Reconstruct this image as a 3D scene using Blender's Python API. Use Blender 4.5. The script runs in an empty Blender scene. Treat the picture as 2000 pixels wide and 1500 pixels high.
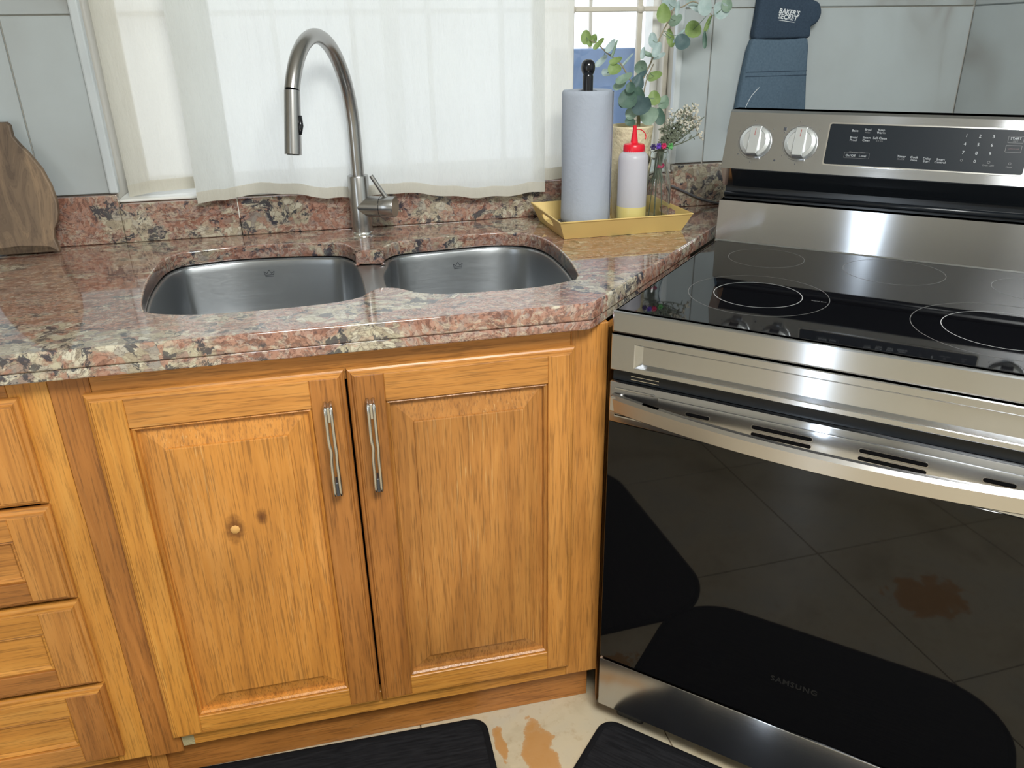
import bpy, bmesh, math, random
from mathutils import Vector, Matrix
random.seed(7)
sc = bpy.context.scene
COL = sc.collection
PI = math.pi

# ---------------------------------------------------------------- camera
cam_d = bpy.data.cameras.new('camera'); cam = bpy.data.objects.new('camera', cam_d); COL.objects.link(cam)
AZ, PITCH, ROLL, FPX = 0.2194, -0.4172, -0.0178, 1520.2
_f = Vector((math.sin(AZ)*math.cos(PITCH), math.cos(AZ)*math.cos(PITCH), math.sin(PITCH)))
_r = Vector((math.cos(AZ), -math.sin(AZ), 0)); _u = _r.cross(_f)
_r2 = _r*math.cos(ROLL)+_u*math.sin(ROLL); _u2 = -_r*math.sin(ROLL)+_u*math.cos(ROLL)
_m = Matrix((( _r2.x,_u2.x,-_f.x,-0.4428),(_r2.y,_u2.y,-_f.y,-1.2052),(_r2.z,_u2.z,-_f.z,1.3263),(0,0,0,1)))
cam.matrix_world = _m
cam_d.sensor_width = 36; cam_d.lens = 36*FPX/2000; cam_d.clip_start = .02
sc.camera = cam

# ---------------------------------------------------------------- world, lights, exposure
w = bpy.data.worlds.new('daylight'); sc.world = w; w.use_nodes = True
bg = w.node_tree.nodes['Background']; bg.inputs[0].default_value = (.86, .93, 1, 1); bg.inputs[1].default_value = 1.42
sc.view_settings.view_transform = 'Standard'; sc.view_settings.look = 'None'
sc.view_settings.gamma = 1; sc.view_settings.use_curve_mapping = False
sc.view_settings.exposure = 0.47
try:
    sc.cycles.use_denoising = True; sc.cycles.max_bounces = 8; sc.cycles.sample_clamp_indirect = 6
    sc.cycles.caustics_reflective = False
except Exception: pass
def area(name, loc, rot, sx, sy, power, col):
    l = bpy.data.lights.new(name, 'AREA'); l.shape = 'RECTANGLE'; l.size = sx; l.size_y = sy; l.energy = power; l.color = col
    o = bpy.data.objects.new(name, l); COL.objects.link(o); o.location = loc; o.rotation_euler = rot
    return o
area('streak_opening_light', (-2.38, -2.35, 1.08), (0, -PI/2, 0), 2.0, .065, 13, (.76, .88, 1))  # added in an unseen narrow opening to throw the bright streak on the steel
area('added_ceiling_light', (-.05, -1.60, 2.44), (0, 0, 0), .78, .78, 60, (.97, 1, .985))  # overhead light added out of view to light the room

# ---------------------------------------------------------------- helpers
def tag(o, label=None, cat=None, group=None, kind=None):
    if label: o['label'] = label
    if cat: o['category'] = cat
    if group: o['group'] = group
    if kind: o['kind'] = kind
    return o
def empty(name, loc, label, cat, group=None, rz=0):
    o = bpy.data.objects.new(name, None); COL.objects.link(o); o.location = loc; o.rotation_euler = (0, 0, rz)
    o.empty_display_size = .05
    return tag(o, label, cat, group)
def link(name, me, mat, parent=None, smooth=False, angle=None):
    if mat is not None:
        me.materials.clear(); me.materials.append(mat)
    o = bpy.data.objects.new(name, me); COL.objects.link(o)
    if parent: o.parent = parent
    if smooth:
        me.polygons.foreach_set('use_smooth', [True]*len(me.polygons))
        if angle:
            try: me.set_sharp_from_angle(angle=math.radians(angle))
            except Exception: pass
    me.update()
    return o
class MB:
    def __init__(s): s.bm = bmesh.new()
    def box(s, x0, x1, y0, y1, z0, z1, bev=0, seg=2):
        vs = [s.bm.verts.new(p) for p in ((x0,y0,z0),(x1,y0,z0),(x1,y1,z0),(x0,y1,z0),(x0,y0,z1),(x1,y0,z1),(x1,y1,z1),(x0,y1,z1))]
        fs = [s.bm.faces.new([vs[i] for i in f]) for f in ((3,2,1,0),(4,5,6,7),(0,1,5,4),(1,2,6,5),(2,3,7,6),(3,0,4,7))]
        if bev:
            ed = list({e for f in fs for e in f.edges})
            bmesh.ops.bevel(s.bm, geom=ed, offset=bev, segments=seg, affect='EDGES', profile=.5)
        return s
    def rings(s, rings, closed=True, cap0=True, cap1=True):
        R = [[s.bm.verts.new(p) for p in r] for r in rings]
        n = len(R[0])
        for a, b in zip(R, R[1:]):
            for i in range(n if closed else n-1):
                j = (i+1) % n
                try: s.bm.faces.new((a[i], a[j], b[j], b[i]))
                except ValueError: pass
        if cap0: s.bm.faces.new(list(reversed(R[0])))
        if cap1: s.bm.faces.new(R[-1])
        return s
    def lathe(s, prof, c=(0,0,0), n=32, axis=None, cap0=True, cap1=True):
        c = Vector(c); q = Vector((0,0,1)).rotation_difference(Vector(axis).normalized()) if axis else None
        rs = []
        for r, z in prof:
            ring = []
            for k in range(n):
                a = 2*PI*k/n; v = Vector((r*math.cos(a), r*math.sin(a), z))
                if q: v = q @ v
                ring.append(c+v)
            rs.append(ring)
        return s.rings(rs, True, cap0, cap1)
    def tube(s, pts, r, n=12, caps=True):
        pts = [Vector(p) for p in pts]; rs = []
        rad = r if isinstance(r, (list, tuple)) else [r]*len(pts)
        up = None
        for i, p in enumerate(pts):
            t = (pts[min(i+1, len(pts)-1)]-pts[max(i-1, 0)]).normalized()
            if up is None:
                up = t.orthogonal().normalized()
            up = (up - t*up.dot(t))
            up = up.normalized() if up.length > 1e-6 else t.orthogonal().normalized()
            b = t.cross(up)
            rs.append([p+(up*math.cos(2*PI*k/n)+b*math.sin(2*PI*k/n))*rad[i] for k in range(n)])
        return s.rings(rs, True, caps, caps)
    def prism(s, pts, fn, d0, d1):
        """outline pts (a,b) put through fn(a,b,d)"""
        a = [s.bm.verts.new(fn(p[0], p[1], d0)) for p in pts]; b = [s.bm.verts.new(fn(p[0], p[1], d1)) for p in pts]
        n = len(pts)
        s.bm.faces.new(list(reversed(a))); s.bm.faces.new(b)
        for i in range(n):
            j = (i+1) % n; s.bm.faces.new((a[i], a[j], b[j], b[i]))
        return s
    def grid(s, fn, nu, nv):
        V = [[s.bm.verts.new(fn(i/nu, j/nv)) for i in range(nu+1)] for j in range(nv+1)]
        for j in range(nv):
            for i in range(nu): s.bm.faces.new((V[j][i], V[j][i+1], V[j+1][i+1], V[j+1][i]))
        return s
    def bevel_all(s, off, seg=2, ang=35):
        s.bm.normal_update()
        ed = [e for e in s.bm.edges if len(e.link_faces) == 2 and e.calc_face_angle(0) > math.radians(ang)]
        bmesh.ops.bevel(s.bm, geom=ed, offset=off, segments=seg, affect='EDGES', profile=.5)
        return s
    def mesh(s, name='m'):
        bmesh.ops.remove_doubles(s.bm, verts=s.bm.verts, dist=1e-6)
        bmesh.ops.recalc_face_normals(s.bm, faces=s.bm.faces)
        me = bpy.data.meshes.new(name); s.bm.to_mesh(me); s.bm.free(); return me
    def build(s, name, mat, parent=None, smooth=False, angle=None):
        return link(name, s.mesh(name), mat, parent, smooth, angle)
def curve_fill(splines, half, bev, seg=3):
    """filled flat curve with holes, extruded and bevelled, as mesh centred on z=0"""
    cu = bpy.data.curves.new('fill', 'CURVE'); cu.dimensions = '2D'; cu.fill_mode = 'BOTH'
    cu.extrude = max(half-bev, 1e-5); cu.bevel_depth = bev; cu.bevel_resolution = seg; cu.offset = -bev
    for pts in splines:
        sp = cu.splines.new('POLY'); sp.points.add(len(pts)-1); sp.use_cyclic_u = True
        for p, q in zip(sp.points, pts): p.co = (q[0], q[1], 0, 1)
    o = bpy.data.objects.new('tmp', cu); COL.objects.link(o)
    dg = bpy.context.evaluated_depsgraph_get()
    me = bpy.data.meshes.new_from_object(o.evaluated_get(dg), depsgraph=dg)
    bpy.data.objects.remove(o); bpy.data.curves.remove(cu)
    return me
def text_mesh(body, size, align='CENTER', shear=0, bold=0, space=1.0):
    cu = bpy.data.curves.new('txt', 'FONT'); cu.body = body; cu.size = size; cu.align_x = align; cu.align_y = 'CENTER'
    cu.shear = shear; cu.offset = bold; cu.space_character = space; cu.space_line = .9; cu.resolution_u = 2
    cu.extrude = .0002
    o = bpy.data.objects.new('tmp', cu); COL.objects.link(o)
    dg = bpy.context.evaluated_depsgraph_get()
    me = bpy.data.meshes.new_from_object(o.evaluated_get(dg), depsgraph=dg)
    bpy.data.objects.remove(o); bpy.data.curves.remove(cu)
    return me
def smooth_closed(pts, n=4):
    out = []; N = len(pts)
    for i in range(N):
        p0, p1, p2, p3 = [Vector(pts[(i+k) % N]) for k in (-1, 0, 1, 2)]
        for k in range(n):
            t = k/n
            out.append(.5*((2*p1)+(-p0+p2)*t+(2*p0-5*p1+4*p2-p3)*t*t+(-p0+3*p1-3*p2+p3)*t**3))
    return out
def smooth_open(pts, n=6):
    pts = [Vector(p) for p in pts]; out = []; N = len(pts)
    for i in range(N-1):
        p0, p1, p2, p3 = pts[max(i-1, 0)], pts[i], pts[i+1], pts[min(i+2, N-1)]
        for k in range(n):
            t = k/n
            out.append(.5*((2*p1)+(-p0+p2)*t+(2*p0-5*p1+4*p2-p3)*t*t+(-p0+3*p1-3*p2+p3)*t**3))
    out.append(pts[-1]); return out

# ---------------------------------------------------------------- materials
def srgb(r, g, b):
    f = lambda c: c/12.92 if c <= .04045 else ((c+.055)/1.055)**2.4
    return (f(r/255), f(g/255), f(b/255), 1)
class NT:
    def __init__(s, name):
        s.m = bpy.data.materials.new(name); s.m.use_nodes = True; s.t = s.m.node_tree
        s.b = s.t.nodes['Principled BSDF']; s.out = s.t.nodes['Material Output']
    def n(s, typ, **kw):
        nd = s.t.nodes.new(typ)
        for k, v in kw.items():
            if k.startswith('i_'):
                key = k[2:]
                key = int(key) if key.isdigit() else key.replace('_', ' ')
                nd.inputs[key].default_value = v
            else: setattr(nd, k, v)
        return nd
    def l(s, a, b): s.t.links.new(a, b)
    def coords(s, scale=(1,1,1), rnd=0, rot=(0,0,0)):
        tc = s.n('ShaderNodeTexCoord'); mp = s.n('ShaderNodeMapping'); mp.inputs['Scale'].default_value = scale; mp.inputs['Rotation'].default_value = rot
        s.l(tc.outputs['Object'], mp.inputs['Vector'])
        if rnd:
            oi = s.n('ShaderNodeObjectInfo'); ml = s.n('ShaderNodeVectorMath', operation='SCALE')
            cb = s.n('ShaderNodeCombineXYZ'); s.l(oi.outputs['Random'], cb.inputs[0]); s.l(oi.outputs['Random'], cb.inputs[1]); s.l(oi.outputs['Random'], cb.inputs[2])
            s.l(cb.outputs[0], ml.inputs[0]); ml.inputs['Scale'].default_value = rnd
            ad = s.n('ShaderNodeVectorMath', operation='ADD'); s.l(mp.outputs[0], ad.inputs[0]); s.l(ml.outputs[0], ad.inputs[1])
            return ad.outputs[0]
        return mp.outputs[0]
    def noise(s, vec, scale, detail=4, rough=.55, dist=0):
        nd = s.n('ShaderNodeTexNoise'); nd.inputs['Scale'].default_value = scale; nd.inputs['Detail'].default_value = detail
        nd.inputs['Roughness'].default_value = rough; nd.inputs['Distortion'].default_value = dist; s.l(vec, nd.inputs['Vector']); return nd.outputs['Fac']
    def vor(s, vec, scale, feature='F1', rnd=1.0):
        nd = s.n('ShaderNodeTexVoronoi', feature=feature); nd.inputs['Scale'].default_value = scale; nd.inputs['Randomness'].default_value = rnd
        s.l(vec, nd.inputs['Vector']); return nd
    def ramp(s, fac, stops, interp='LINEAR'):
        r = s.n('ShaderNodeValToRGB'); r.color_ramp.interpolation = interp
        e = r.color_ramp.elements
        while len(e) > 1: e.remove(e[-1])
        for i, (p, c) in enumerate(stops):
            if isinstance(c, (int, float)): c = (c, c, c, 1)
            if i == 0: e[0].position = p; e[0].color = c
            else:
                x = e.new(p); x.color = c
        s.l(fac, r.inputs[0]); return r.outputs[0]
    def mix(s, fac, a, b, mode='MIX'):
        m = s.n('ShaderNodeMix', data_type='RGBA', blend_type=mode)
        for sk, v in ((m.inputs[0], fac), (m.inputs[6], a), (m.inputs[7], b)):
            if hasattr(v, 'is_output'): s.l(v, sk)
            else: sk.default_value = v
        return m.outputs[2]
    def math(s, op, a, b=0, clamp=False):
        m = s.n('ShaderNodeMath', operation=op, use_clamp=clamp)
        for sk, v in ((m.inputs[0], a), (m.inputs[1], b)):
            if hasattr(v, 'is_output'): s.l(v, sk)
            else: sk.default_value = v
        return m.outputs[0]
    def bump(s, h, strength=.3, dist=.002):
        b = s.n('ShaderNodeBump'); b.inputs['Strength'].default_value = strength; b.inputs['Distance'].default_value = dist
        s.l(h, b.inputs['Height']); s.l(b.outputs[0], s.b.inputs['Normal']); return b
    def set(s, **kw):
        for k, v in kw.items():
            sk = s.b.inputs[k.replace('_', ' ')]
            if hasattr(v, 'is_output'): s.l(v, sk)
            else: sk.default_value = v
        return s
def plain(name, col, rough=.5, metal=0, spec=.5, bump=None, **kw):
    t = NT(name); t.set(Base_Color=col, Roughness=rough, Metallic=metal, Specular_IOR_Level=spec, **kw)
    if bump:
        v = t.coords(); t.bump(t.noise(v, bump[0], 3), bump[1], bump[2])
    return t.m
def wood(name, axis, lo, mid, hi, knots=(), worn=.25, rough=.33):
    t = NT(name)
    sc_ = {'x': (2.0, 34, 34), 'z': (34, 34, 2.0)}[axis]
    v = t.coords(sc_, rnd=13.7)
    tc = t.n('ShaderNodeTexCoord')
    wv = t.noise(v, .9, 4, .6, 1.3)
    fig = t.ramp(wv, ((.20, lo), (.5, mid), (.82, hi)))
    sf = {'x': (14, 330, 330), 'z': (330, 330, 14)}[axis]
    v2 = t.coords(sf, rnd=5.1)
    pores = t.noise(v2, 1.0, 3, .6)
    pm = t.ramp(pores, ((.36, 1), (.50, 0)))
    c = t.mix(t.math('MULTIPLY', pm, .5), fig, tuple(x*.42 for x in lo[:3])+(1,))
    sw = {'x': (14, 520, 520), 'z': (520, 520, 14)}[axis]
    v3 = t.coords(sw, rnd=9.3)
    sc1 = t.ramp(t.noise(v3, 1, 2, .5), ((.61, 0), (.69, 1)))
    zone = t.ramp(t.noise(tc.outputs['Object'], 6, 3), ((.45, 0), (.68, 1)))
    c = t.mix(t.math('MULTIPLY', t.math('MULTIPLY', sc1, zone), worn), c, srgb(214, 176, 118))
    br = t.ramp(t.noise(tc.outputs['Object'], 3.2, 2), ((.3, .80), (.7, 1.10)))
    c = t.mix(1.0, c, br, 'MULTIPLY')
    for (kx, ky, kz, kr) in knots:
        sub = t.n('ShaderNodeVectorMath', operation='SUBTRACT'); sub.inputs[1].default_value = (kx, ky, kz); t.l(tc.outputs['Object'], sub.inputs[0])
        s2 = t.n('ShaderNodeVectorMath', operation='MULTIPLY'); s2.inputs[1].default_value = (1, .2, .55); t.l(sub.outputs[0], s2.inputs[0])
        ln = t.n('ShaderNodeVectorMath', operation='LENGTH'); t.l(s2.outputs[0], ln.inputs[0])
        d = t.math('ADD', ln.outputs['Value'], t.math('MULTIPLY', t.math('SUBTRACT', t.noise(tc.outputs['Object'], 90, 2), .5), kr*.9))
        f = t.ramp(t.math('DIVIDE', d, kr), ((.15, 1), (.5, .75), (1.0, 0)))
        c = t.mix(t.math('MULTIPLY', f, .85), c, srgb(86, 44, 16))
    t.set(Base_Color=c, Roughness=t.ramp(pores, ((.3, rough+.18), (.6, rough))), Specular_IOR_Level=.45)
    t.bump(pores, .18, .0006)
    return t.m
OAK_LO, OAK_MID, OAK_HI = srgb(160, 103, 48), srgb(194, 131, 63), srgb(211, 150, 80)
DRK_LO, DRK_MID, DRK_HI = srgb(136, 84, 38), srgb(168, 108, 51), srgb(187, 124, 62)
LGT_LO, LGT_MID, LGT_HI = srgb(174, 112, 46), srgb(202, 138, 60), srgb(216, 158, 80)
M = {}
M['oak_v'] = wood('oak_vertical', 'z', OAK_LO, OAK_MID, OAK_HI)
M['oak_h'] = wood('oak_horizontal', 'x', OAK_LO, OAK_MID, OAK_HI)
M['oakd_v'] = wood('dark_oak_vertical', 'z', DRK_LO, DRK_MID, DRK_HI)
M['oakd_h'] = wood('dark_oak_horizontal', 'x', DRK_LO, DRK_MID, DRK_HI)
M['oakl_v'] = wood('light_oak_vertical', 'z', LGT_LO, LGT_MID, LGT_HI, worn=.1)
M['oakl_h'] = wood('light_oak_horizontal', 'x', LGT_LO, LGT_MID, LGT_HI)
M['oak_knot'] = wood('oak_with_knots', 'z', OAK_LO, srgb(200, 134, 60), OAK_HI, knots=((-.664, -.015, .574, .019), (-.618, -.015, .590, .010)), worn=.45)
M['oak_worn_shaded'] = wood('worn_shaded_oak_vertical', 'z', srgb(146, 94, 44), srgb(176, 118, 58), srgb(196, 138, 72), worn=.5)  # worn oak; weaker light on the right door is put into the darker tones

def granite():
    t = NT('red_granite')
    v0 = t.coords((1, 1, 1))
    nz = t.n('ShaderNodeTexNoise'); nz.inputs['Scale'].default_value = 9; nz.inputs['Detail'].default_value = 4; t.l(v0, nz.inputs['Vector'])
    wsc = t.n('ShaderNodeVectorMath', operation='SCALE'); wsc.inputs['Scale'].default_value = .07; t.l(nz.outputs['Color'], wsc.inputs[0])
    ad = t.n('ShaderNodeVectorMath', operation='ADD'); t.l(v0, ad.inputs[0]); t.l(wsc.outputs[0], ad.inputs[1])
    v = ad.outputs[0]
    nf = t.n('ShaderNodeTexNoise'); nf.inputs['Scale'].default_value = 60; nf.inputs['Detail'].default_value = 3; t.l(v0, nf.inputs['Vector'])
    ws2 = t.n('ShaderNodeVectorMath', operation='SCALE'); ws2.inputs['Scale'].default_value = .012; t.l(nf.outputs['Color'], ws2.inputs[0])
    ad2 = t.n('ShaderNodeVectorMath', operation='ADD'); t.l(v, ad2.inputs[0]); t.l(ws2.outputs[0], ad2.inputs[1])
    vf = ad2.outputs[0]
    zm = t.n('ShaderNodeMapping'); zm.inputs['Scale'].default_value = (.7, 1.2, 1.2); zm.inputs['Rotation'].default_value = (0, 0, .3); t.l(v, zm.inputs['Vector'])
    zone = t.noise(zm.outputs[0], 8.5, 5, .62)
    creamz = t.ramp(t.math('ADD', zone, t.math('MULTIPLY', t.math('SUBTRACT', t.noise(vf, 55, 3), .5), .16)), ((.515, 0), (.56, .92)))
    # red ground: small grains of brown, pink and grey
    sp = t.n('ShaderNodeSeparateColor'); t.l(t.vor(vf, 120).outputs['Color'], sp.inputs[0])
    red = t.ramp(sp.outputs[0], ((0, srgb(126, 86, 72)), (.25, srgb(156, 112, 94)), (.55, srgb(172, 130, 112)), (.8, srgb(150, 128, 120)), (1, srgb(186, 160, 142))))
    fine = t.noise(v, 190, 4, .7)
    red = t.mix(t.ramp(fine, ((.36, .8), (.50, 0))), red, srgb(100, 68, 60))
    red = t.mix(t.ramp(t.noise(v, 60, 4, .65), ((.58, 0), (.66, .65))), red, srgb(176, 156, 138))
    # cream clasts
    vc = t.vor(vf, 75); spc = t.n('ShaderNodeSeparateColor'); t.l(vc.outputs['Color'], spc.inputs[0])
    cream = t.ramp(spc.outputs[1], ((0, srgb(150, 140, 120)), (.3, srgb(184, 176, 152)), (.55, srgb(206, 200, 180)), (.72, srgb(136, 130, 124)), (.86, srgb(168, 128, 108)), (1, srgb(190, 180, 158))))
    ve = t.vor(vf, 75, 'DISTANCE_TO_EDGE').outputs['Distance']
    cream = t.mix(t.ramp(ve, ((.01, .45), (.09, 0))), cream, srgb(124, 106, 92))
    cream = t.mix(t.ramp(fine, ((.34, .6), (.46, 0))), cream, srgb(104, 92, 82))
    col = t.mix(creamz, red, cream)
    # black blotches, mostly inside and beside the pale zones
    bz = t.noise(vf, 34, 5, .7)
    near = t.ramp(zone, ((.475, 0), (.52, 1), (.72, .8)))
    blk = t.math('MULTIPLY', t.ramp(bz, ((.545, 0), (.575, 1))), near)
    col = t.mix(t.math('MULTIPLY', blk, .93), col, srgb(40, 44, 58))
    # thin dark and pale streaks
    vn = t.n('ShaderNodeMapping'); vn.inputs['Scale'].default_value = (.30, 1.4, 1.2); vn.inputs['Rotation'].default_value = (0, 0, .22); t.l(v, vn.inputs['Vector'])
    vz = t.math('ABSOLUTE', t.math('SUBTRACT', t.noise(vn.outputs[0], 26, 5, .65), .5))
    col = t.mix(t.ramp(vz, ((.0, .6), (.022, 0))), col, srgb(74, 62, 62))
    vz2 = t.math('ABSOLUTE', t.math('SUBTRACT', t.noise(vn.outputs[0], 19, 5, .68), .44))
    col = t.mix(t.ramp(vz2, ((.0, .6), (.018, 0))), col, srgb(196, 184, 160))
    t.set(Base_Color=col, Roughness=.05, Specular_IOR_Level=.7, Coat_Weight=.75, Coat_Roughness=.045, Coat_IOR=1.55)
    return t.m
M['granite'] = granite()

def marble(name, base, vein, rough=.16):
    t = NT(name); v = t.coords((1, 1, 1), rnd=17.0)
    mp = t.n('ShaderNodeMapping'); mp.inputs['Rotation'].default_value = (0, -.85, 0); mp.inputs['Scale'].default_value = (1.9, 1, .6); t.l(v, mp.inputs['Vector'])
    n1 = t.math('ABSOLUTE', t.math('SUBTRACT', t.noise(mp.outputs[0], 1.9, 3, .5, .5), .5))
    f = t.ramp(n1, ((0, .85), (.035, .35), (.12, 0)))
    msk = t.ramp(t.noise(v, 3.0, 2), ((.42, 0), (.62, 1)))
    c = t.mix(t.math('MULTIPLY', f, msk), base, vein)
    c = t.mix(t.ramp(t.noise(v, 5, 4), ((.4, 0), (.8, .25))), c, vein)
    t.set(Base_Color=c, Roughness=rough, Specular_IOR_Level=.5)
    return t.m
M['tile'] = marble('marble_tile', srgb(180, 188, 190), srgb(146, 144, 140))
M['trim'] = marble('marble_edge_trim', srgb(208, 214, 216), srgb(150, 160, 166), .25)
M['grout'] = plain('pale_grout', srgb(184, 190, 191), .85)
def floor_tile():
    t = NT('beige_floor_tile'); v = t.coords((1, 1, 1), rnd=0)
    n1 = t.noise(v, 4.5, 5, .6, .5); n2 = t.noise(v, 38, 4, .65)
    c = t.ramp(n1, ((.3, srgb(164, 149, 122)), (.5, srgb(190, 176, 149)), (.7, srgb(180, 171, 152))))
    c = t.mix(t.ramp(n2, ((.55, 0), (.75, .5))), c, srgb(150, 118, 76))
    # amber water stains in the stone
    for (sx, sy, r1, r2) in ((-.150, -.10, .042, .115), (-.14, -1.0, .10, .13), (-1.3, -1.3, .1, .12), (-.225, -.06, .014, .06)):
        sub = t.n('ShaderNodeVectorMath', operation='SUBTRACT'); sub.inputs[1].default_value = (sx, sy, 0); t.l(v, sub.inputs[0])
        m2 = t.n('ShaderNodeVectorMath', operation='MULTIPLY'); m2.inputs[1].default_value = (1/r1, 1/r2, 0); t.l(sub.outputs[0], m2.inputs[0])
        ln = t.n('ShaderNodeVectorMath', operation='LENGTH'); t.l(m2.outputs[0], ln.inputs[0])
        d = t.math('ADD', ln.outputs['Value'], t.math('MULTIPLY', t.math('SUBTRACT', t.noise(v, 26, 4, .6), .5), 1.7))
        c = t.mix(t.ramp(d, ((.55, .8), (.72, .65), (.80, .0))), c, srgb(176, 120, 52))
    t.set(Base_Color=c, Roughness=.28)
    t.bump(n2, .08, .001)
    return t.m
M['floor'] = floor_tile()
M['floor_grout'] = plain('floor_grout', srgb(120, 104, 84), .9)
M['paint'] = plain('wall_paint', srgb(186, 182, 172), .7)
M['ceiling'] = plain('ceiling_paint', srgb(232, 232, 228), .8)

def steel(name, col, rough, tang=None, aniso=.75, grain=None):
    t = NT(name); t.set(Base_Color=col, Metallic=1.0, Roughness=rough)
    if tang:
        t.set(Anisotropic=aniso)
        cb = t.n('ShaderNodeCombineXYZ'); cb.inputs[0].default_value, cb.inputs[1].default_value, cb.inputs[2].default_value = tang
        t.l(cb.outputs[0], t.b.inputs['Tangent'])
    if grain:
        v = t.coords(grain); n = t.noise(v, 1, 3, .6)
        t.set(Roughness=t.ramp(n, ((.3, rough*.93), (.7, rough*1.07))))
    return t.m
SA = -0.7642
SDV = (math.cos(SA), math.sin(SA), 0)
M['range_steel'] = steel('brushed_range_steel', (.54, .55, .572, 1), .15, (0, 0, 1), 1.0, (1.5, 1.5, 1100))
M['range_steel_dark'] = steel('dark_formed_steel', (.33, .33, .33, 1), .35)
M['handle_steel'] = steel('handle_steel', (.60, .575, .55, 1), .26, (0, 0, 1), .5)
M['nickel'] = steel('brushed_nickel', (.43, .42, .41, 1), .25)
M['sink_steel'] = steel('satin_sink_steel', (.42, .435, .45, 1), .34, (0, 0, 1), .6, (4, 300, 300))
M['chrome'] = steel('chrome', (.75, .74, .72, 1), .16)
M['pull'] = steel('satin_pull', (.62, .60, .57, 1), .22)
M['black_glass'] = plain('black_glass', (.004, .004, .005, 1), .03, spec=.55)
M['oven_glass'] = plain('oven_door_glass', (.0035, .0035, .004, 1), .03, spec=.38)
M['black_enamel'] = plain('black_enamel', (.010, .012, .015, 1), .2, spec=.3)
M['panel_glass'] = plain('control_panel_glass', (.014, .018, .023, 1), .3, spec=.15)
M['vent_black'] = plain('vent_black', (.003, .003, .0035, 1), .6, spec=.08)
M['print'] = plain('white_print', (.42, .44, .46, 1), .5)
M['print_dim'] = plain('grey_print', (.16, .16, .165, 1), .5)
M['print_red'] = plain('dim_red_print', (.10, .05, .055, 1), .5)
M['ring'] = plain('burner_ring_print', (.50, .50, .50, 1), .4)
M['ring_dim'] = plain('burner_ring_outer_print', (.16, .155, .15, 1), .4)
M['logo'] = plain('dark_logo_print', (.008, .008, .008, 1), .4)
M['knob'] = plain('silver_knob', (.60, .62, .62, 1), .3, metal=.65)
M['knob_dark'] = plain('knob_end', (.10, .10, .11, 1), .35, metal=.5)
M['red_mark'] = plain('red_mark', srgb(150, 50, 50), .5)
M['black_plastic'] = plain('black_plastic', (.008, .009, .012, 1), .18)
M['charcoal'] = plain('charcoal_metal', (.05, .055, .065, 1), .35)
M['white_seam'] = plain('white_caulk', srgb(225, 222, 212), .6)
M['gold'] = plain('matte_gold_tray', srgb(220, 190, 120), .45, metal=.1)
M['gold_in'] = plain('gold_tray_floor', srgb(204, 176, 112), .5, metal=.1)
M['cream_pot'] = plain('cream_textured_pot', srgb(232, 218, 182), .75, bump=(95, .8, .004))
M['red_plastic'] = plain('red_plastic', srgb(226, 24, 48), .3)
M['stem'] = plain('eucalyptus_stem', srgb(150, 140, 118), .6)
M['reveal'] = plain('window_reveal', srgb(196, 192, 182), .7)
M['white_paint'] = plain('white_gloss_paint', srgb(232, 232, 228), .35)
M['grille'] = plain('cream_painted_iron', srgb(205, 198, 184), .45)
M['blue_board'] = plain('blue_grey_board', srgb(120, 146, 190), .6)
M['concrete'] = plain('pale_concrete', srgb(200, 196, 188), .9)
M['worn_patch'] = plain('bare_worn_wood', srgb(168, 156, 118), .9, bump=(300, .6, .002))
M['toe_dark'] = plain('cabinet_inside', srgb(70, 46, 26), .8)
M['cord'] = plain('grey_cord', srgb(92, 92, 96), .5)
def leafm(name, a, b):
    t = NT(name); v = t.coords((1, 1, 1)); n = t.noise(v, 60, 3)
    c = t.ramp(n, ((.3, a), (.7, b)))
    d = t.n('ShaderNodeBsdfTranslucent'); t.l(c, d.inputs[0]); mx = t.n('ShaderNodeMixShader'); mx.inputs[0].default_value = .28
    t.set(Base_Color=c, Roughness=.5); t.l(t.b.outputs[0], mx.inputs[1]); t.l(d.outputs[0], mx.inputs[2]); t.l(mx.outputs[0], t.out.inputs[0])
    return t.m
M['leaf_bright'] = leafm('bright_green_leaf', srgb(126, 152, 84), srgb(150, 172, 108))
M['leaf_mid'] = leafm('grey_green_leaf', srgb(124, 150, 130), srgb(150, 172, 152))
M['leaf_pale'] = leafm('pale_blue_leaf', srgb(160, 182, 180), srgb(188, 204, 202))
M['leaf_dark'] = leafm('dark_green_leaf', srgb(78, 106, 94), srgb(98, 126, 110))
M['leaf_slate'] = leafm('slate_leaf', srgb(74, 98, 100), srgb(92, 116, 116))
def cloth(name, col, transp=.04, mixf=.47):
    t = NT(name); v = t.coords((1, 1, 1))
    d = t.n('ShaderNodeBsdfDiffuse'); d.inputs[0].default_value = col
    tr = t.n('ShaderNodeBsdfTranslucent'); tr.inputs[0].default_value = col
    m1 = t.n('ShaderNodeMixShader'); m1.inputs[0].default_value = mixf; t.l(d.outputs[0], m1.inputs[1]); t.l(tr.outputs[0], m1.inputs[2])
    tp = t.n('ShaderNodeBsdfTransparent'); m2 = t.n('ShaderNodeMixShader'); m2.inputs[0].default_value = transp
    t.l(m1.outputs[0], m2.inputs[1]); t.l(tp.outputs[0], m2.inputs[2]); t.l(m2.outputs[0], t.out.inputs[0])
    vs = t.coords((26, 26, 5)); n = t.noise(vs, 2.2, 5, .65)
    b = t.n('ShaderNodeBump'); b.inputs['Strength'].default_value = .6; b.inputs['Distance'].default_value = .007; t.l(n, b.inputs['Height'])
    t.l(b.outputs[0], d.inputs['Normal']); t.l(b.outputs[0], tr.inputs['Normal'])
    cr = t.mix(t.ramp(n, ((.35, .0), (.7, .2))), col, tuple(x*.86 for x in col[:3])+(1,)); t.l(cr, d.inputs[0]); t.l(cr, tr.inputs[0])
    return t.m
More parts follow.
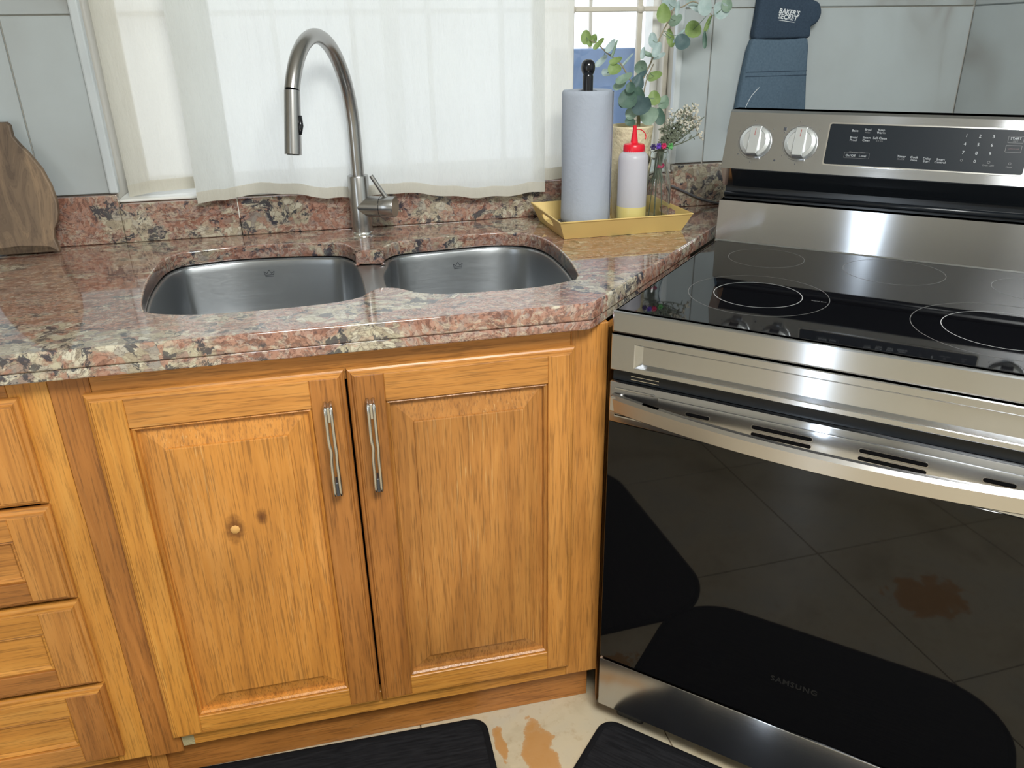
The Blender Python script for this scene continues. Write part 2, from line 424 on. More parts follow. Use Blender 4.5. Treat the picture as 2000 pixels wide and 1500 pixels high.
M['curtain'] = cloth('white_cotton_curtain', srgb(236, 238, 236))
M['hem'] = cloth('curtain_hem', srgb(226, 222, 210), .0, .38)
M['curtain_edge'] = cloth('curtain_side_panel', srgb(232, 230, 222), .04, .5)
M['paper'] = plain('paper_towel', srgb(170, 177, 190), .9, bump=(120, .5, .002))
def glassm(name, col=(1,1,1,1), rough=0, ior=1.45):
    t = NT(name); t.set(Base_Color=col, Roughness=rough, IOR=ior, Transmission_Weight=1.0); return t.m
M['glass'] = glassm('clear_glass', (.92, .96, .96, 1))
def pane():
    t = NT('window_pane'); tp = t.n('ShaderNodeBsdfTransparent'); g = t.n('ShaderNodeBsdfGlossy'); g.inputs['Roughness'].default_value = .02
    m = t.n('ShaderNodeMixShader'); m.inputs[0].default_value = .05; t.l(tp.outputs[0], m.inputs[1]); t.l(g.outputs[0], m.inputs[2]); t.l(m.outputs[0], t.out.inputs[0]); return t.m
M['pane'] = pane()
t_ = NT('frosted_bottle'); t_.set(Base_Color=srgb(226, 226, 234), Roughness=.35)
_d = t_.n('ShaderNodeBsdfTranslucent'); _d.inputs[0].default_value = srgb(236, 236, 242); _x = t_.n('ShaderNodeMixShader'); _x.inputs[0].default_value = .4
t_.l(t_.b.outputs[0], _x.inputs[1]); t_.l(_d.outputs[0], _x.inputs[2]); t_.l(_x.outputs[0], t_.out.inputs[0]); M['frosted'] = t_.m
M['oil'] = plain('pale_oil', srgb(206, 190, 120), .3)
def fabric(name, a, b, rib):
    t = NT(name); v = t.coords(rib); n = t.noise(v, 1, 2)
    t.set(Base_Color=t.ramp(n, ((.3, a), (.7, b))), Roughness=.95, Specular_IOR_Level=.15); t.bump(n, .6, .002); return t.m
M['mat'] = fabric('black_ribbed_mat', (.006, .006, .007, 1), (.016, .016, .018, 1), (20, 190, 20))
M['mat_edge'] = plain('black_mat_binding', (.006, .006, .007, 1), .9, spec=.15)
M['mitt_top'] = fabric('navy_mitt_cloth', srgb(54, 68, 84), srgb(64, 78, 94), (260, 260, 260))
M['mitt_low'] = fabric('slate_mitt_quilt', srgb(82, 100, 116), srgb(92, 110, 126), (200, 200, 200))
M['mitt_text'] = plain('silver_print', srgb(216, 220, 224), .4)
def board_wood():
    t = NT('grey_brown_board_wood'); tc = t.n('ShaderNodeTexCoord')
    mp = t.n('ShaderNodeMapping'); mp.inputs['Scale'].default_value = (9, 3, 2.2); mp.inputs['Rotation'].default_value = (0, .28, 0); t.l(tc.outputs['Object'], mp.inputs['Vector'])
    n = t.noise(mp.outputs[0], 3.2, 5, .55, 1.4)
    wv = t.math('FRACT', t.math('MULTIPLY', n, 9))
    c = t.ramp(n, ((.3, srgb(92, 76, 62)), (.5, srgb(122, 102, 82)), (.7, srgb(146, 122, 96))))
    c = t.mix(t.ramp(wv, ((0, .35), (.2, 0), (.85, 0), (1, .35))), c, srgb(70, 56, 46))
    t.set(Base_Color=c, Roughness=.6); return t.m
M['board'] = board_wood()
M['dried'] = plain('dried_grey_green', srgb(112, 118, 100), .9)
M['dried_pale'] = plain('dried_pale_petal', srgb(206, 200, 184), .9)
M['violet'] = plain('violet_petal', srgb(96, 60, 170), .7)
M['magenta'] = plain('magenta_petal', srgb(196, 40, 90), .7)
M['purple_dark'] = plain('dark_purple_petal', srgb(62, 52, 96), .7)
M['green_petal'] = plain('green_petal', srgb(90, 160, 90), .7)
M['added_panel_glow'] = plain('added_panel_diffuser', (.9, .9, .85, 1), .5, Emission_Color=(1, .93, .82, 1), Emission_Strength=2.0)  # glowing face of the added ceiling panel

# ================================================================ SETTING
D = .679; XC = 1.204; ZCT = .925
WX0, WX1, WZ0, WZ1 = -.905, .400, 1.010, 2.06       # window opening
XL, YF, ZC = -2.40, -3.40, 2.50
def struct(name, mb, mat, parent=None, smooth=False):
    o = mb.build(name, mat, parent, smooth); o['kind'] = 'structure'; return o
wb = MB()
wb.box(XL, WX0, D+.006, .88, 0, ZC).box(WX1, XC+.1, D+.006, .88, 0, ZC).box(WX0, WX1, D+.006, .88, 0, WZ0).box(WX0, WX1, D+.006, .88, WZ1, ZC)
wall_back = struct('wall_back', wb, M['reveal'])
wall_right = struct('wall_right', MB().box(XC+.006, XC+.12, YF, D+.006, 0, ZC), M['grout'])
wl = MB(); wl.box(XL-.1, XL, YF, -2.46, 0, ZC).box(XL-.1, XL, -2.24, .88, 0, ZC).box(XL-.1, XL, -2.46, -2.24, 2.1, ZC)  # narrow slot left open for the added streak light
struct('wall_left', wl, M['paint'])
wf = MB(); wf.box(XL-.1, XC+.12, YF-.1, YF, 0, ZC)
struct('wall_front', wf, M['paint'])
struct('ceiling', MB().box(XL-.1, XC+.12, YF-.1, .88, ZC, ZC+.08), M['ceiling'])
floor = struct('floor', MB().box(XL-.1, XC+.12, YF-.1, .88, -.08, -.003), M['floor_grout'])
struct('ground', MB().box(-4, 4, .88, 6, -.1, 0), M['concrete'])
# floor tiles (49.5 cm squares)
TS = .495; _cache = {}
def tile_obj(sx, sy, sz, mat, parent, loc, bev=.0012):
    key = (round(sx, 4), round(sy, 4), round(sz, 4), mat.name)
    if key not in _cache: _cache[key] = MB().box(0, sx, 0, sy, 0, sz, bev, 1).mesh('tile')
    me = _cache[key]
    if not me.materials: me.materials.append(mat)
    o = bpy.data.objects.new('tile', me); COL.objects.link(o); o.parent = parent; o.location = loc; return o
x = -.38-5*TS
while x < XC:
    y = -.845-6*TS
    while y < D:
        a, b = max(x, XL), min(x+TS, XC+.004); c, d = max(y, YF), min(y+TS, D)
        if b-a > .02 and d-c > .02:
            me = MB().box(a+.0012, b-.0012, c+.0012, d-.0012, -.004, 0, .0008, 1)
            me.build('tile', M['floor'], floor)
        y += TS
    x += TS
# wall tiles
ROWS = [1.03, 1.385, 1.74, 2.095, 2.5]
def wall_tile(x0, x1, z0, z1):
    if x1-x0 < .01 or z1-z0 < .01: return
    tile_obj(x1-x0-.003, .0065, z1-z0-.003, M['tile'], wall_back, (x0+.0015, D, z0+.0015))
for r0, r1 in zip(ROWS, ROWS[1:]):
    xs = [XL, -1.8, -1.05, -.305, .485, XC]
    for a, b in zip(xs, xs[1:]):
        segs = [(r0, r1)]
        if b <= WX0 or a >= WX1: wall_tile(a, b, r0, r1); continue
        if r0 >= WZ1: wall_tile(a, b, r0, r1); continue
        z_lo = max(r0, WZ1)
        if a < WX0: wall_tile(a, WX0, r0, r1)
        if b > WX1: wall_tile(WX1, b, r0, r1)
        if z_lo < r1: wall_tile(max(a, WX0), min(b, WX1), z_lo, r1)
ry = [D, D-.72, D-1.44, D-2.16, D-2.88, D-3.6, YF]
for r0, r1 in zip([0, .32, .675]+ROWS[:-1], [.32, .675]+ROWS):
    for a, b in zip(ry[1:], ry):
        a = max(a, YF)
        if b-a > .02:
            o = tile_obj(.0065, b-a-.003, r1-r0-.003, M['tile'], wall_right, (XC, a+.0015, r0+.0015))
# edge trims round the window
struct('trim_1', MB().box(-.917, -.898, D-.010, D+.012, 1.031, 2.08, .004), M['trim'])
struct('trim_2', MB().box(.391, .408, D-.010, D+.012, 1.031, 2.08, .004), M['trim'])
# window
win = bpy.data.objects.new('window_1', None); COL.objects.link(win); win.location = (0, 0, 0); win['kind'] = 'structure'
fm = MB(); fm.box(WX0, WX0+.04, .80, .85, WZ0, WZ1).box(WX1-.02, WX1, .80, .85, WZ0, WZ1).box(WX0, WX1, .80, .85, WZ1-.04, WZ1).box(WX0, WX1, .80, .85, WZ0, WZ0+.03).box(-.29, -.25, .80, .85, WZ0, WZ1)
fm.build('window_frame', M['white_paint'], win)
for a, b in ((WX0+.04, -.29), (-.25, WX1-.02)): MB().box(a, b, .822, .826, WZ0+.03, WZ1-.04).build('window_pane', M['pane'], win)
MB().box(WX0+.001, WX1-.001, .676, .80, 1.0105, 1.0165, .002).build('window_sill', M['white_paint'], win)
# iron grille inside the reveal
gr = empty('window_grille', (0, .74, 1.02), 'cream painted iron window grille behind the white curtains', 'grille')
gy = 0
for bx in (-.87, -.70, -.53, -.36, -.19, -.02, .15, .321, .393):
    MB().box(bx-.006, bx+.006, -.006, .006, -.007, 1.04, .0015, 1).build('bar', M['grille'], gr)
for bz in (.03, .367, .72, 1.0):
    o = MB().box(-.875, .399, -.0055, .0055, bz-.0055, bz+.0055, .0015, 1).build('crossbar', M['grille'], gr)
    for bx in (-.70, -.53, -.36, -.19, -.02, .15, .321):
        MB().lathe([(.0, -.008), (.008, -.007), (.0105, 0), (.008, .007), (0, .008)], (bx, -.004, bz), 12, (0, 1, 0), False, False).build('rosette', M['grille'], o, True)
# outside
bb = MB().box(.20, .445, 1.07, 1.10, 0, 1.298, .004); tag(bb.build('garden_board', M['blue_board']), 'blue grey board standing outside behind the window grille', 'board')
tag(MB().box(.395, .405, 1.35, 1.36, 0, 2.4, .001, 1).build('outdoor_post', M['grille']), 'thin pale post standing outside beyond the grille', 'post')

# ---------------------------------------------------------------- curtains
def interp(tab, x):
    if x <= tab[0][0]: return tab[0][1]
    for (a, b), (c, d) in zip(tab, tab[1:]):
        if x <= c: return b+(d-b)*(x-a)/(c-a)
    return tab[-1][1]
CB = [(-.731, 1.008), (-.675, 1.010), (-.647, 1.017), (-.575, 1.020), (-.51, 1.013), (-.454, 1.002), (-.397, 1.001), (-.28, 1.005), (-.197, .994), (-.125, .985), (-.038, .984), (.057, .989)]
def cy_main(x, z):
    k = (z-1.0)
    s = .0045*math.sin(x*19+.6)+.003*math.sin(x*43+1.1+2*k)
    for fx, am, wd in ((-.665, .006, .012), (-.60, .004, .012), (-.47, .005, .016), (-.385, .004, .010), (-.20, .004, .02), (-.08, .004, .014), (.02, .005, .012)):
        s += am*math.exp(-((x-fx-.01*k)/wd)**2)
    return .633+s*min(1, .55+k*.9)+.0012*math.sin(z*31+x*9)
def curtain(name, x0, x1, bot, top, yf, mat, hemh, label, nx=150, nz=50, side=0):
    e = empty(name, ((x0+x1)/2, yf((x0+x1)/2, 1.2), bot((x0+x1)/2)), label, 'curtain')
    lx, ly, lz = e.location
    def fn(u, v):
        x = x0+(x1-x0)*u; b = bot(x); z = b+(top-b)*v
        return (x-lx, yf(x, z)-ly, z-lz)
    MB().grid(fn, nx, nz).build('cloth', mat, e, True)
    def hn(u, v):
        x = x0+(x1-x0)*u; b = bot(x); z = b+hemh*v
        return (x-lx, yf(x, z)-ly-.0012, z-lz)
    h = MB().grid(hn, nx, 3).build('hem', M['hem'], e, True)
    if side:
        def sn(u, v):
            x = x0+.0005+side*u; b = bot(x)+.001; z = b+(top-b)*v
            return (x-lx, yf(x, z)-ly+.0015+.001*u, z-lz)
        MB().grid(sn, 20, nz).build('side_hem', mat, e, True)
    return e
curtain('curtain', -.733, .057, lambda x: interp(CB, x)+.0015*math.sin(x*70), 2.10, cy_main, M['curtain'], .024, 'wide white cotton curtain hanging in the middle behind the faucet', 150, 50, .085)
curtain('curtain', -.886, -.69, lambda x: interp([(-.886, 1.016), (-.833, 1.026), (-.69, 1.030)], x), 2.03,
        lambda x, z: .703+.004*math.sin(x*40)+.002*math.sin(z*14), M['curtain_edge'], .026, 'white curtain panel at the left edge of the window beside the marble trim', 40, 40, .05)
curtain('curtain', .03, .128, lambda x: interp([(.03, 1.012), (.128, 1.016)], x), 2.10,
        lambda x, z: .6475+.0025*math.sin(x*70)+.001*math.sin(z*12), M['curtain_edge'], .028, 'narrow white curtain panel behind the paper towel roll', 30, 40)
rod = empty('curtain_rod', (-.33, .640, 2.105), 'white curtain rod above the kitchen window', 'curtain rod')
MB().tube([(-.66, 0, 0), (.60, 0, 0)], .008, 14).build('rod', M['white_paint'], rod, True)
for bx in (-.60, .53): MB().box(bx-.008, bx+.008, -.008, .0385, -.012, .012, .002).build('bracket', M['white_paint'], rod)
rod2 = MB().tube([(-.905, .703, 2.035), (.40, .703, 2.035)], .006, 12).build('tension_rod', M['white_paint'], None, True)
tag(rod2, 'thin white tension rod inside the top of the window opening', 'curtain rod')

# ================================================================ COUNTERTOP
ct = empty('countertop', (-.6, .3, ZCT), 'polished red brown granite countertop with cream and black flecks around the sink', 'countertop')
def setp(o, p):
    o.parent = p; o.matrix_parent_inverse = Matrix.Translation(-p.location); return o
SINK = [(-.767,.13),(-.783,.198),(-.797,.332),(-.795,.458),(-.775,.516),(-.741,.533),(-.659,.55),(-.563,.545),(-.475,.528),(-.437,.512),(-.417,.477),(-.406,.437),(-.355,.426),(-.341,.464),(-.311,.493),(-.231,.504),(-.112,.514),(-.04,.492),(-.009,.452),(.004,.374),(.001,.251),(-.012,.151),(-.024,.118),(-.036,.105),(-.106,.082),(-.199,.08),(-.266,.086),(-.308,.102),(-.328,.123),(-.349,.145),(-.378,.154),(-.402,.129),(-.418,.106),(-.462,.089),(-.545,.081),(-.626,.082),(-.686,.088),(-.736,.105),(-.762,.123)]
def smooth_sink():
    # keep the two corners of the back notch crisp, smooth everything else
    src = SINK[:12]+[SINK[11], SINK[12]]+SINK[12:]
    s = smooth_closed([Vector((p[0], p[1], 0)) for p in src], 4)
    out = []
    for p in s:
        if not out or abs(p.x-out[-1][0])+abs(p.y-out[-1][1]) > 1e-4: out.append((p.x, p.y))
    return out
SO = smooth_sink()
CO = [(-2.2, -.035), (-.047, -.035), (-.040, -.033), (.646, .678), (-2.2, .678)]
me = curve_fill([CO, SO], .015, .0032, 3)
slab = link('slab', me, M['granite'], None, True, 40); slab.location = (0, 0, ZCT-.015); setp(slab, ct)
# second, lower layer along the front and the range side
LO = [(-2.2, -.032), (-.048, -.032), (-.040, -.029), (.30, .325), (.26, .365), (-.066, .028), (-2.2, .028)]
me = curve_fill([LO], .0090, .003, 2)
lam = link('edge_layer', me, M['granite'], None, True, 40); lam.location = (0, 0, ZCT-.0300-.0091); setp(lam, ct)
for (a, b, zt) in ((-2.2, -.9005, 1.030), (-.9, -.6535, 1.0095), (-.6525, .3995, 1.0095), (.400, .664, 1.030)):
    setp(MB().box(a, b, .657, .6845 if zt < 1.01 else .6785, ZCT+.0005, zt, .002).build('backsplash', M['granite']), ct)
setp(MB().box(-.6542, -.6522, .6562, .66, .965, 1.009, 0).build('caulk_seam', M['white_seam']), ct)

# ================================================================ SINK
sk = empty('sink', (-.4, .31, .72), 'double bowl stainless steel undermount sink in the granite counter', 'sink')
def fillet(pts, n=5):
    return [(p.x, p.y) for p in smooth_closed([Vector((a, b, 0)) for a, b in pts], n)]
LB = SINK[0:11]+[(-.409, .44), (-.403, .38), (-.400, .30), (-.400, .22), (-.404, .155), (-.418, .112)]+SINK[33:39]
RB = [(-.345, .43), (-.338, .464)]+SINK[14:28]+[(-.330, .112), (-.349, .148), (-.358, .20), (-.362, .28), (-.360, .36)]
bowls = []
for out, drx in ((LB, 0), (RB, 0)):
    o = fillet(out, 4); cx = sum(p[0] for p in o)/len(o); cy = sum(p[1] for p in o)/len(o)
    rs = []
    for s, z in ((1.0, .8920), (.990, .8910), (.984, .8875), (.980, .876), (.965, .80), (.945, .745), (.90, .722), (.80, .712), (.45, .708), (.16, .706)):
        rs.append([(cx+(p[0]-cx)*s, cy+(p[1]-cy)*s, z) for p in o])
    b = MB().rings(rs, True, False, True).build('bowl', M['sink_steel'], None, True, 60)
    md = b.modifiers.new('wall', 'SOLIDIFY'); md.thickness = .0012; md.offset = -1
    setp(b, sk); bowls.append((b, cx, cy, o))
    dr = MB().lathe([(.0, .0), (.030, .0), (.042, .002), (.045, .0045), (.040, .0052), (.030, .003), (.0, .002)], (cx, cy, .7064), 28, None, False, False).build('drain', M['chrome'], None, True); setp(dr, sk)
for b, cx, cy, o in bowls:
    ring = lambda k, z: [(cx+(p[0]-cx)*k, cy+(p[1]-cy)*k, z) for p in o]
    setp(MB().rings([ring(1.0, .8920), ring(1.0, .8932), ring(1.055, .8936), ring(1.055, .8920)], True, False, False).build('flange', M['sink_steel'], None, True, 40), sk)
lo_ = [p for p in bowls[0][3] if p[0] > -.421 and p[1] < .49]; ro_ = [p for p in bowls[1][3] if p[0] < -.326 and p[1] < .475]
lo_.sort(key=lambda p: -p[1]); ro_.sort(key=lambda p: -p[1])
n_ = 24; dv = []
def at_y(pts, y):
    q = sorted(pts, key=lambda p: p[1])
    if y <= q[0][1]: return q[0][0]
    for a, b in zip(q, q[1:]):
        if y <= b[1]: return a[0]+(b[0]-a[0])*(y-a[1])/max(b[1]-a[1], 1e-6)
    return q[-1][0]
for k in range(n_+1):
    y = .105+(.470-.105)*k/n_; xa, xb = at_y(lo_, y)-.0015, at_y(ro_, y)+.0015
    dv.append([(xa, y, .884), (xa, y, .8915), (xa+.003, y, .8938), (xb-.003, y, .8938), (xb, y, .8915), (xb, y, .884)])
setp(MB().rings(dv).build('divider', M['sink_steel'], None, True, 50), sk)
# crown marks stamped on the back walls
from mathutils.bvhtree import BVHTree
for (b, cx, cy, o), (mx, mz) in zip(bowls, ((-.597, .862), (-.183, .858))):
    bm_ = bmesh.new(); bm_.from_mesh(b.data); tr = BVHTree.FromBMesh(bm_); hit = tr.ray_cast(Vector((mx, .3, mz)), Vector((0, 1, 0))); bm_.free()
    if hit[0] is None: continue
    p, n = hit[0], hit[1]
    if n.y > 0: n = -n
    xa = Vector((1, 0, 0)); xa = (xa-n*xa.dot(n)).normalized(); ya = n.cross(xa)
    if ya.z < 0: ya = -ya
    mb = MB()
    def seg(a, c, wd=.0008):
        d = (Vector(c)-Vector(a)).normalized(); q = Vector((-d.y, d.x))*wd
        vs = [mb.bm.verts.new(p+xa*t.x+ya*t.y+n*.0006) for t in (Vector(a)+q, Vector(c)+q, Vector(c)-q, Vector(a)-q)]
        mb.bm.faces.new(vs)
    seg((-.009, -.006), (.009, -.006)); seg((-.009, -.003), (.009, -.003), .0005)
    zz = [(-.009, -.003), (-.011, .005), (-.005, .0), (0, .008), (.005, .0), (.011, .005), (.009, -.003)]
    for a, c in zip(zz, zz[1:]): seg(a, c, .0006)
    setp(mb.build('crown_mark', M['charcoal']), sk)

# ================================================================ FAUCET
fb = Vector((-.384, .598, ZCT))
fc = empty('faucet', fb, 'brushed nickel gooseneck pull-down faucet behind the double sink', 'faucet')
MB().lathe([(.0, 0), (.0255, 0), (.0255, .004), (.024, .006), (0, .006)], (0, 0, .0003), 36, None, False, False).build('base_ring', M['chrome'], fc, True, 40)
MB().lathe([(.0, .006), (.0232, .006), (.0232, .128), (.0222, .130), (.0, .130)], (0, 0, 0), 36, None, False, False).build('body', M['nickel'], fc, True, 40)
TH = -.5; fd = Vector((math.sin(TH), -math.cos(TH), 0)); rx, rz, h0, lean = .1269, .1868, .2259, -.0137
pts = [fd*lean*t+Vector((0, 0, t)) for t in [.125+(h0-.125)*k/8 for k in range(9)]]
s0 = pts[-1].copy()
N = 44
for k in range(1, N+1):
    a = (PI-.2031)*k/N; pts.append(s0+fd*rx*(1-math.cos(a))+Vector((0, 0, rz*math.sin(a))))
cut = int(len(pts)-6)
MB().tube(pts[:cut+1], .0142, 20).build('spout', M['nickel'], fc, True, 40)
e0 = pts[cut]; tg = (pts[-1]-pts[-2]).normalized(); 
end = pts[-1]+tg*.056; tg = (end-e0).normalized(); tail = [e0+(end-e0)*k/8 for k in range(9)]
MB().tube([tail[0]-(tail[1]-tail[0]).normalized()*.0, tail[0]+(tail[1]-tail[0]).normalized()*.0012], .0128, 20).build('joint_ring', M['black_plastic'], fc, True, 40)
hd = [tail[0]+(tail[1]-tail[0]).normalized()*.0012]+tail[1:]
head = MB().tube(hd, [.0146+.0014*k/(len(hd)-1) for k in range(len(hd))], 20).build('spray_head', M['nickel'], fc, True, 40)
side = fd.cross(Vector((0, 0, 1))).normalized()
mid = hd[len(hd)//2]; sd_ = Vector((.88, -.47, 0))
bpts = [mid+sd_*.0152-tg*.012, mid+sd_*.0165+tg*.006, mid+sd_*.015+tg*.022]
MB().tube(bpts, [.004, .0055, .0035], 10).build('spray_button', M['black_plastic'], head, True)
MB().lathe([(0, 0), (.0115, 0), (.0115, .002), (0, .002)], hd[-1]-tg*.0008, 20, tg, False, False).build('nozzle', M['black_plastic'], head, True, 40)
va = Vector((.90, -.44, 0)).normalized(); vb = Vector((0, 0, .062))
VR = .0232
MB().lathe([(VR, 0), (VR, .050), (0, .050)], vb, 30, va, True, False).build('valve_arm', M['nickel'], fc, True, 40)
hc = MB().lathe([(0, .0515), (VR, .0515), (VR, .082), (VR-.001, .0835), (0, .0835)], vb, 30, va, False, False).build('valve_cap', M['nickel'], fc, True, 40)
MB().lathe([(0, .0495), (VR-.001, .0495), (VR-.001, .052), (0, .052)], vb, 30, va, False, False).build('valve_gap', M['black_plastic'], fc, True, 40)
la = vb+va*.066+Vector((0, 0, .017)); MB().tube([la, la+Vector((-.016, .004, .026)), la+Vector((-.031, .008, .052))], [.0052, .0050, .0048], 12).build('lever', M['nickel'], fc, True, 40)

# ================================================================ CABINETS
cb = empty('sink_cabinet', (-.45, .3, 0), 'honey oak sink base cabinet with two raised panel doors', 'cabinet')
def cpart(name, mb, mat, parent=cb, smooth=False):
    o = mb.build(name, mat, None, smooth)
    o.parent = parent
    root = parent
    loc = Vector((0, 0, 0))
    while root is not None:
        loc = loc+root.location; root = root.parent
    o.matrix_parent_inverse = Matrix.Translation(-loc) if parent.parent is None else Matrix.Identity(4)
    return o
ZT_, ZB_ = .8762, .0927
cpart('stile', MB().box(-.893, -.835, 0, .02, ZB_-.012, ZT_, .0008, 1), M['oakd_v'])
cpart('stile', MB().box(-.068, 0, 0, .02, ZB_, ZT_, .0015, 1), M['oak_v'])
cpart('top_rail', MB().box(-.8345, -.0685, .0005, .02, .82, ZT_, .0008, 1), M['oak_h'])
cpart('bottom_rail', MB().box(-.8345, -.0685, .0005, .02, ZB_, .14, .0008, 1), M['oakl_h'])
cpart('worn_patch', MB().box(-.8335, -.812, -.0004, .002, ZB_+.001, .1215, .0003, 1), M['worn_patch'])
cpart('toe_kick', MB().box(-.893, -.012, .027, .045, 0, .10, .001, 1), M['oakd_h'])
cpart('side_panel', MB().box(-.893, -.876, .0205, .64, 0, .865), M['oak_v'])
def diag(a, b, d):
    return (a*.692+.722*b-.0, a*.722-.692*b, d)
cpart('side_panel', MB().prism([(.003, .0), (.88, .0), (.88, -.016), (.03, -.016)], lambda a, b, d: (a*.692+b*.722, a*.722-b*.692, d), .0, .865), M['oak_v'])
cpart('floor_panel', MB().prism([(-.875, .046), (.0, .046), (.52, .6), (-.875, .6)], lambda a, b, d: (a, b, d), .105, .12), M['toe_dark'])
def framed(parent, kind, x0, x1, z0, z1, ox0, ox1, oz0, oz1, mats, raised, yf=-.018):
    """a raised-panel door or drawer front: the panel is the part, stiles and rails are its pieces"""
    rs = []
    prof = ((0, -.003), (0, -.0125), (.0035, -.0150), (.0065, -.0115), (.0075, -.0045), (.010, -.0045), (.0430, -.0128), (.0438, -.0158), (.0455, -.0164)) if raised else ((0, -.003), (0, -.0135), (.004, -.0150), (.007, -.0115), (.0085, -.0100), (.012, -.0098))
    for ins, y in prof:
        rs.append([(ox0+ins, y, oz0+ins), (ox1-ins, y, oz0+ins), (ox1-ins, y, oz1-ins), (ox0+ins, y, oz1-ins)])
    p = cpart(kind, MB().rings(rs, True, True, True), mats['panel'], parent)
    def sub(name, mb, mat):
        o = mb.build(name, mat, None); o.parent = p; return o
    g = .0105
    sub('stile', MB().box(x0+g, ox0, yf, -.0008, z0+g, z1-g, .0012, 1), mats['sl']); sub('stile', MB().box(ox1, x1-g, yf, -.0008, z0+g, z1-g, .0012, 1), mats['sr'])
    sub('rail', MB().box(ox0, ox1, yf+.0004, -.0008, oz1, z1-g, .0012, 1), mats['rt']); sub('rail', MB().box(ox0, ox1, yf+.0004, -.0008, z0+g, oz0, .0012, 1), mats['rb'])
    # stepped moulding that runs round the outer edge, mitred at the corners
    prf = ((g, -.0010), (0, -.0010), (0, -.0075), (.0012, -.0098), (.0040, -.0118), (.0066, -.0124), (.0072, -.0150), (.0085, -.0168), (g, -.0172))
    co = [(x0, z0), (x1, z0), (x1, z1), (x0, z1)]; sg = [(1, 1), (-1, 1), (-1, -1), (1, -1)]
    for i, mk in ((0, 'rb'), (1, 'sr'), (2, 'rt'), (3, 'sl')):
        j = (i+1) % 4
        ra = [(co[i][0]+sg[i][0]*q, y, co[i][1]+sg[i][1]*q) for q, y in prf]; rb_ = [(co[j][0]+sg[j][0]*q, y, co[j][1]+sg[j][1]*q) for q, y in prf]
        sub('edge_moulding', MB().rings([ra, rb_], True, True, True), mats[mk])
    return p, sub
def pull(sub, px, zt, zb):
    mb = MB()
    for s in (-1, 1):
        path = [(px+s*.0048, -.0175, zt), (px+s*.0048, -.034, zt), (px+s*.0048, -.040, zt-.006), (px+s*.0048, -.0415, zt-.03), (px+s*.0048, -.042, (zt+zb)/2+.022), (px+s*.0042+.0012, -.0425, (zt+zb)/2+.004), (px+s*.0046, -.042, (zt+zb)/2-.018), (px+s*.0048, -.0415, zb+.03), (px+s*.0048, -.040, zb+.006), (px+s*.0048, -.034, zb), (px+s*.0048, -.0175, zb)]
        mb.tube(smooth_open(path, 4), .0031, 10)
    h = sub('handle', mb, M['pull']); h.data.polygons.foreach_set('use_smooth', [True]*len(h.data.polygons)); h['label'] = 'twin wire metal handle'
    sub('handle_post', MB().box(px-.003, px+.003, -.037, -.0175, zt-.028, zt-.0, .001, 1), M['pull'])
    sub('handle_post', MB().box(px-.0035, px+.0035, -.040, -.0175, zb, zb+.026, .001, 1), M['charcoal'])  # dark reflection at the pull's lower end is put into this post's colour
mats = dict(panel=M['oak_knot'], sl=M['oakl_v'], sr=M['oakd_v'], rt=M['oak_h'], rb=M['oakl_h'])
p, sub = framed(cb, 'door', -.846, -.4552, .1257, .8413, -.790, -.5125, .176, .781, mats, True); p['label'] = 'oak cabinet door with a pale knot'
pull(sub, -.4865, .789, .624)
kn = MB().lathe([(.0, .0), (.0085, .0), (.0075, .0012), (0, .0015)], (-.664, -.0163, .572), 9, (0, -1, 0), False, False).build('knot', plain('pale_knot', srgb(212, 160, 92), .7), None, True); kn.parent = p; kn.scale = (1, 1, 1)
mats = dict(panel=M['oak_worn_shaded'], sl=M['oakd_v'], sr=M['oak_v'], rt=M['oak_h'], rb=M['oakl_h'])
p, sub = framed(cb, 'door', -.4517, -.0636, .1257, .8413, -.393, -.1135, .180, .780, mats, True); p['label'] = 'oak cabinet door beside the range'
pull(sub, -.4185, .787, .622)
# drawer unit
dc = empty('drawer_cabinet', (-1.14, .3, 0), 'honey oak drawer cabinet with four stacked drawers beside the sink cabinet', 'cabinet')
cpart('stile', MB().box(-.950, -.8935, 0, .02, .085, ZT_, .0008, 1), M['oakl_v'], dc)
cpart('stile', MB().box(-1.42, -1.37, 0, .02, .085, ZT_, .0008, 1), M['oak_v'], dc)
cpart('top_rail', MB().box(-1.3695, -.9505, .0005, .02, .83, ZT_, .0008, 1), M['oak_h'], dc)
cpart('bottom_rail', MB().box(-1.3695, -.9505, .0005, .02, .085, .12, .0008, 1), M['oakl_h'], dc)
cpart('toe_kick', MB().box(-1.42, -.8935, .027, .045, 0, .084, .001, 1), M['oakd_h'], dc)
cpart('side_panel', MB().box(-.9105, -.8935, .0205, .64, 0, .865), M['oak_v'], dc)
cpart('side_panel', MB().box(-1.42, -1.403, .0205, .64, 0, .865), M['oak_v'], dc)
cpart('back_panel', MB().box(-1.402, -.911, .62, .635, .1, .865), M['toe_dark'], dc)
tones = [('oak_h', 'oak_v', 'oak_h'), ('oak_h', 'oak_v', 'oakd_h'), ('oakl_h', 'oak_v', 'oakd_h'), ('oakl_h', 'oakd_v', 'oak_h')]
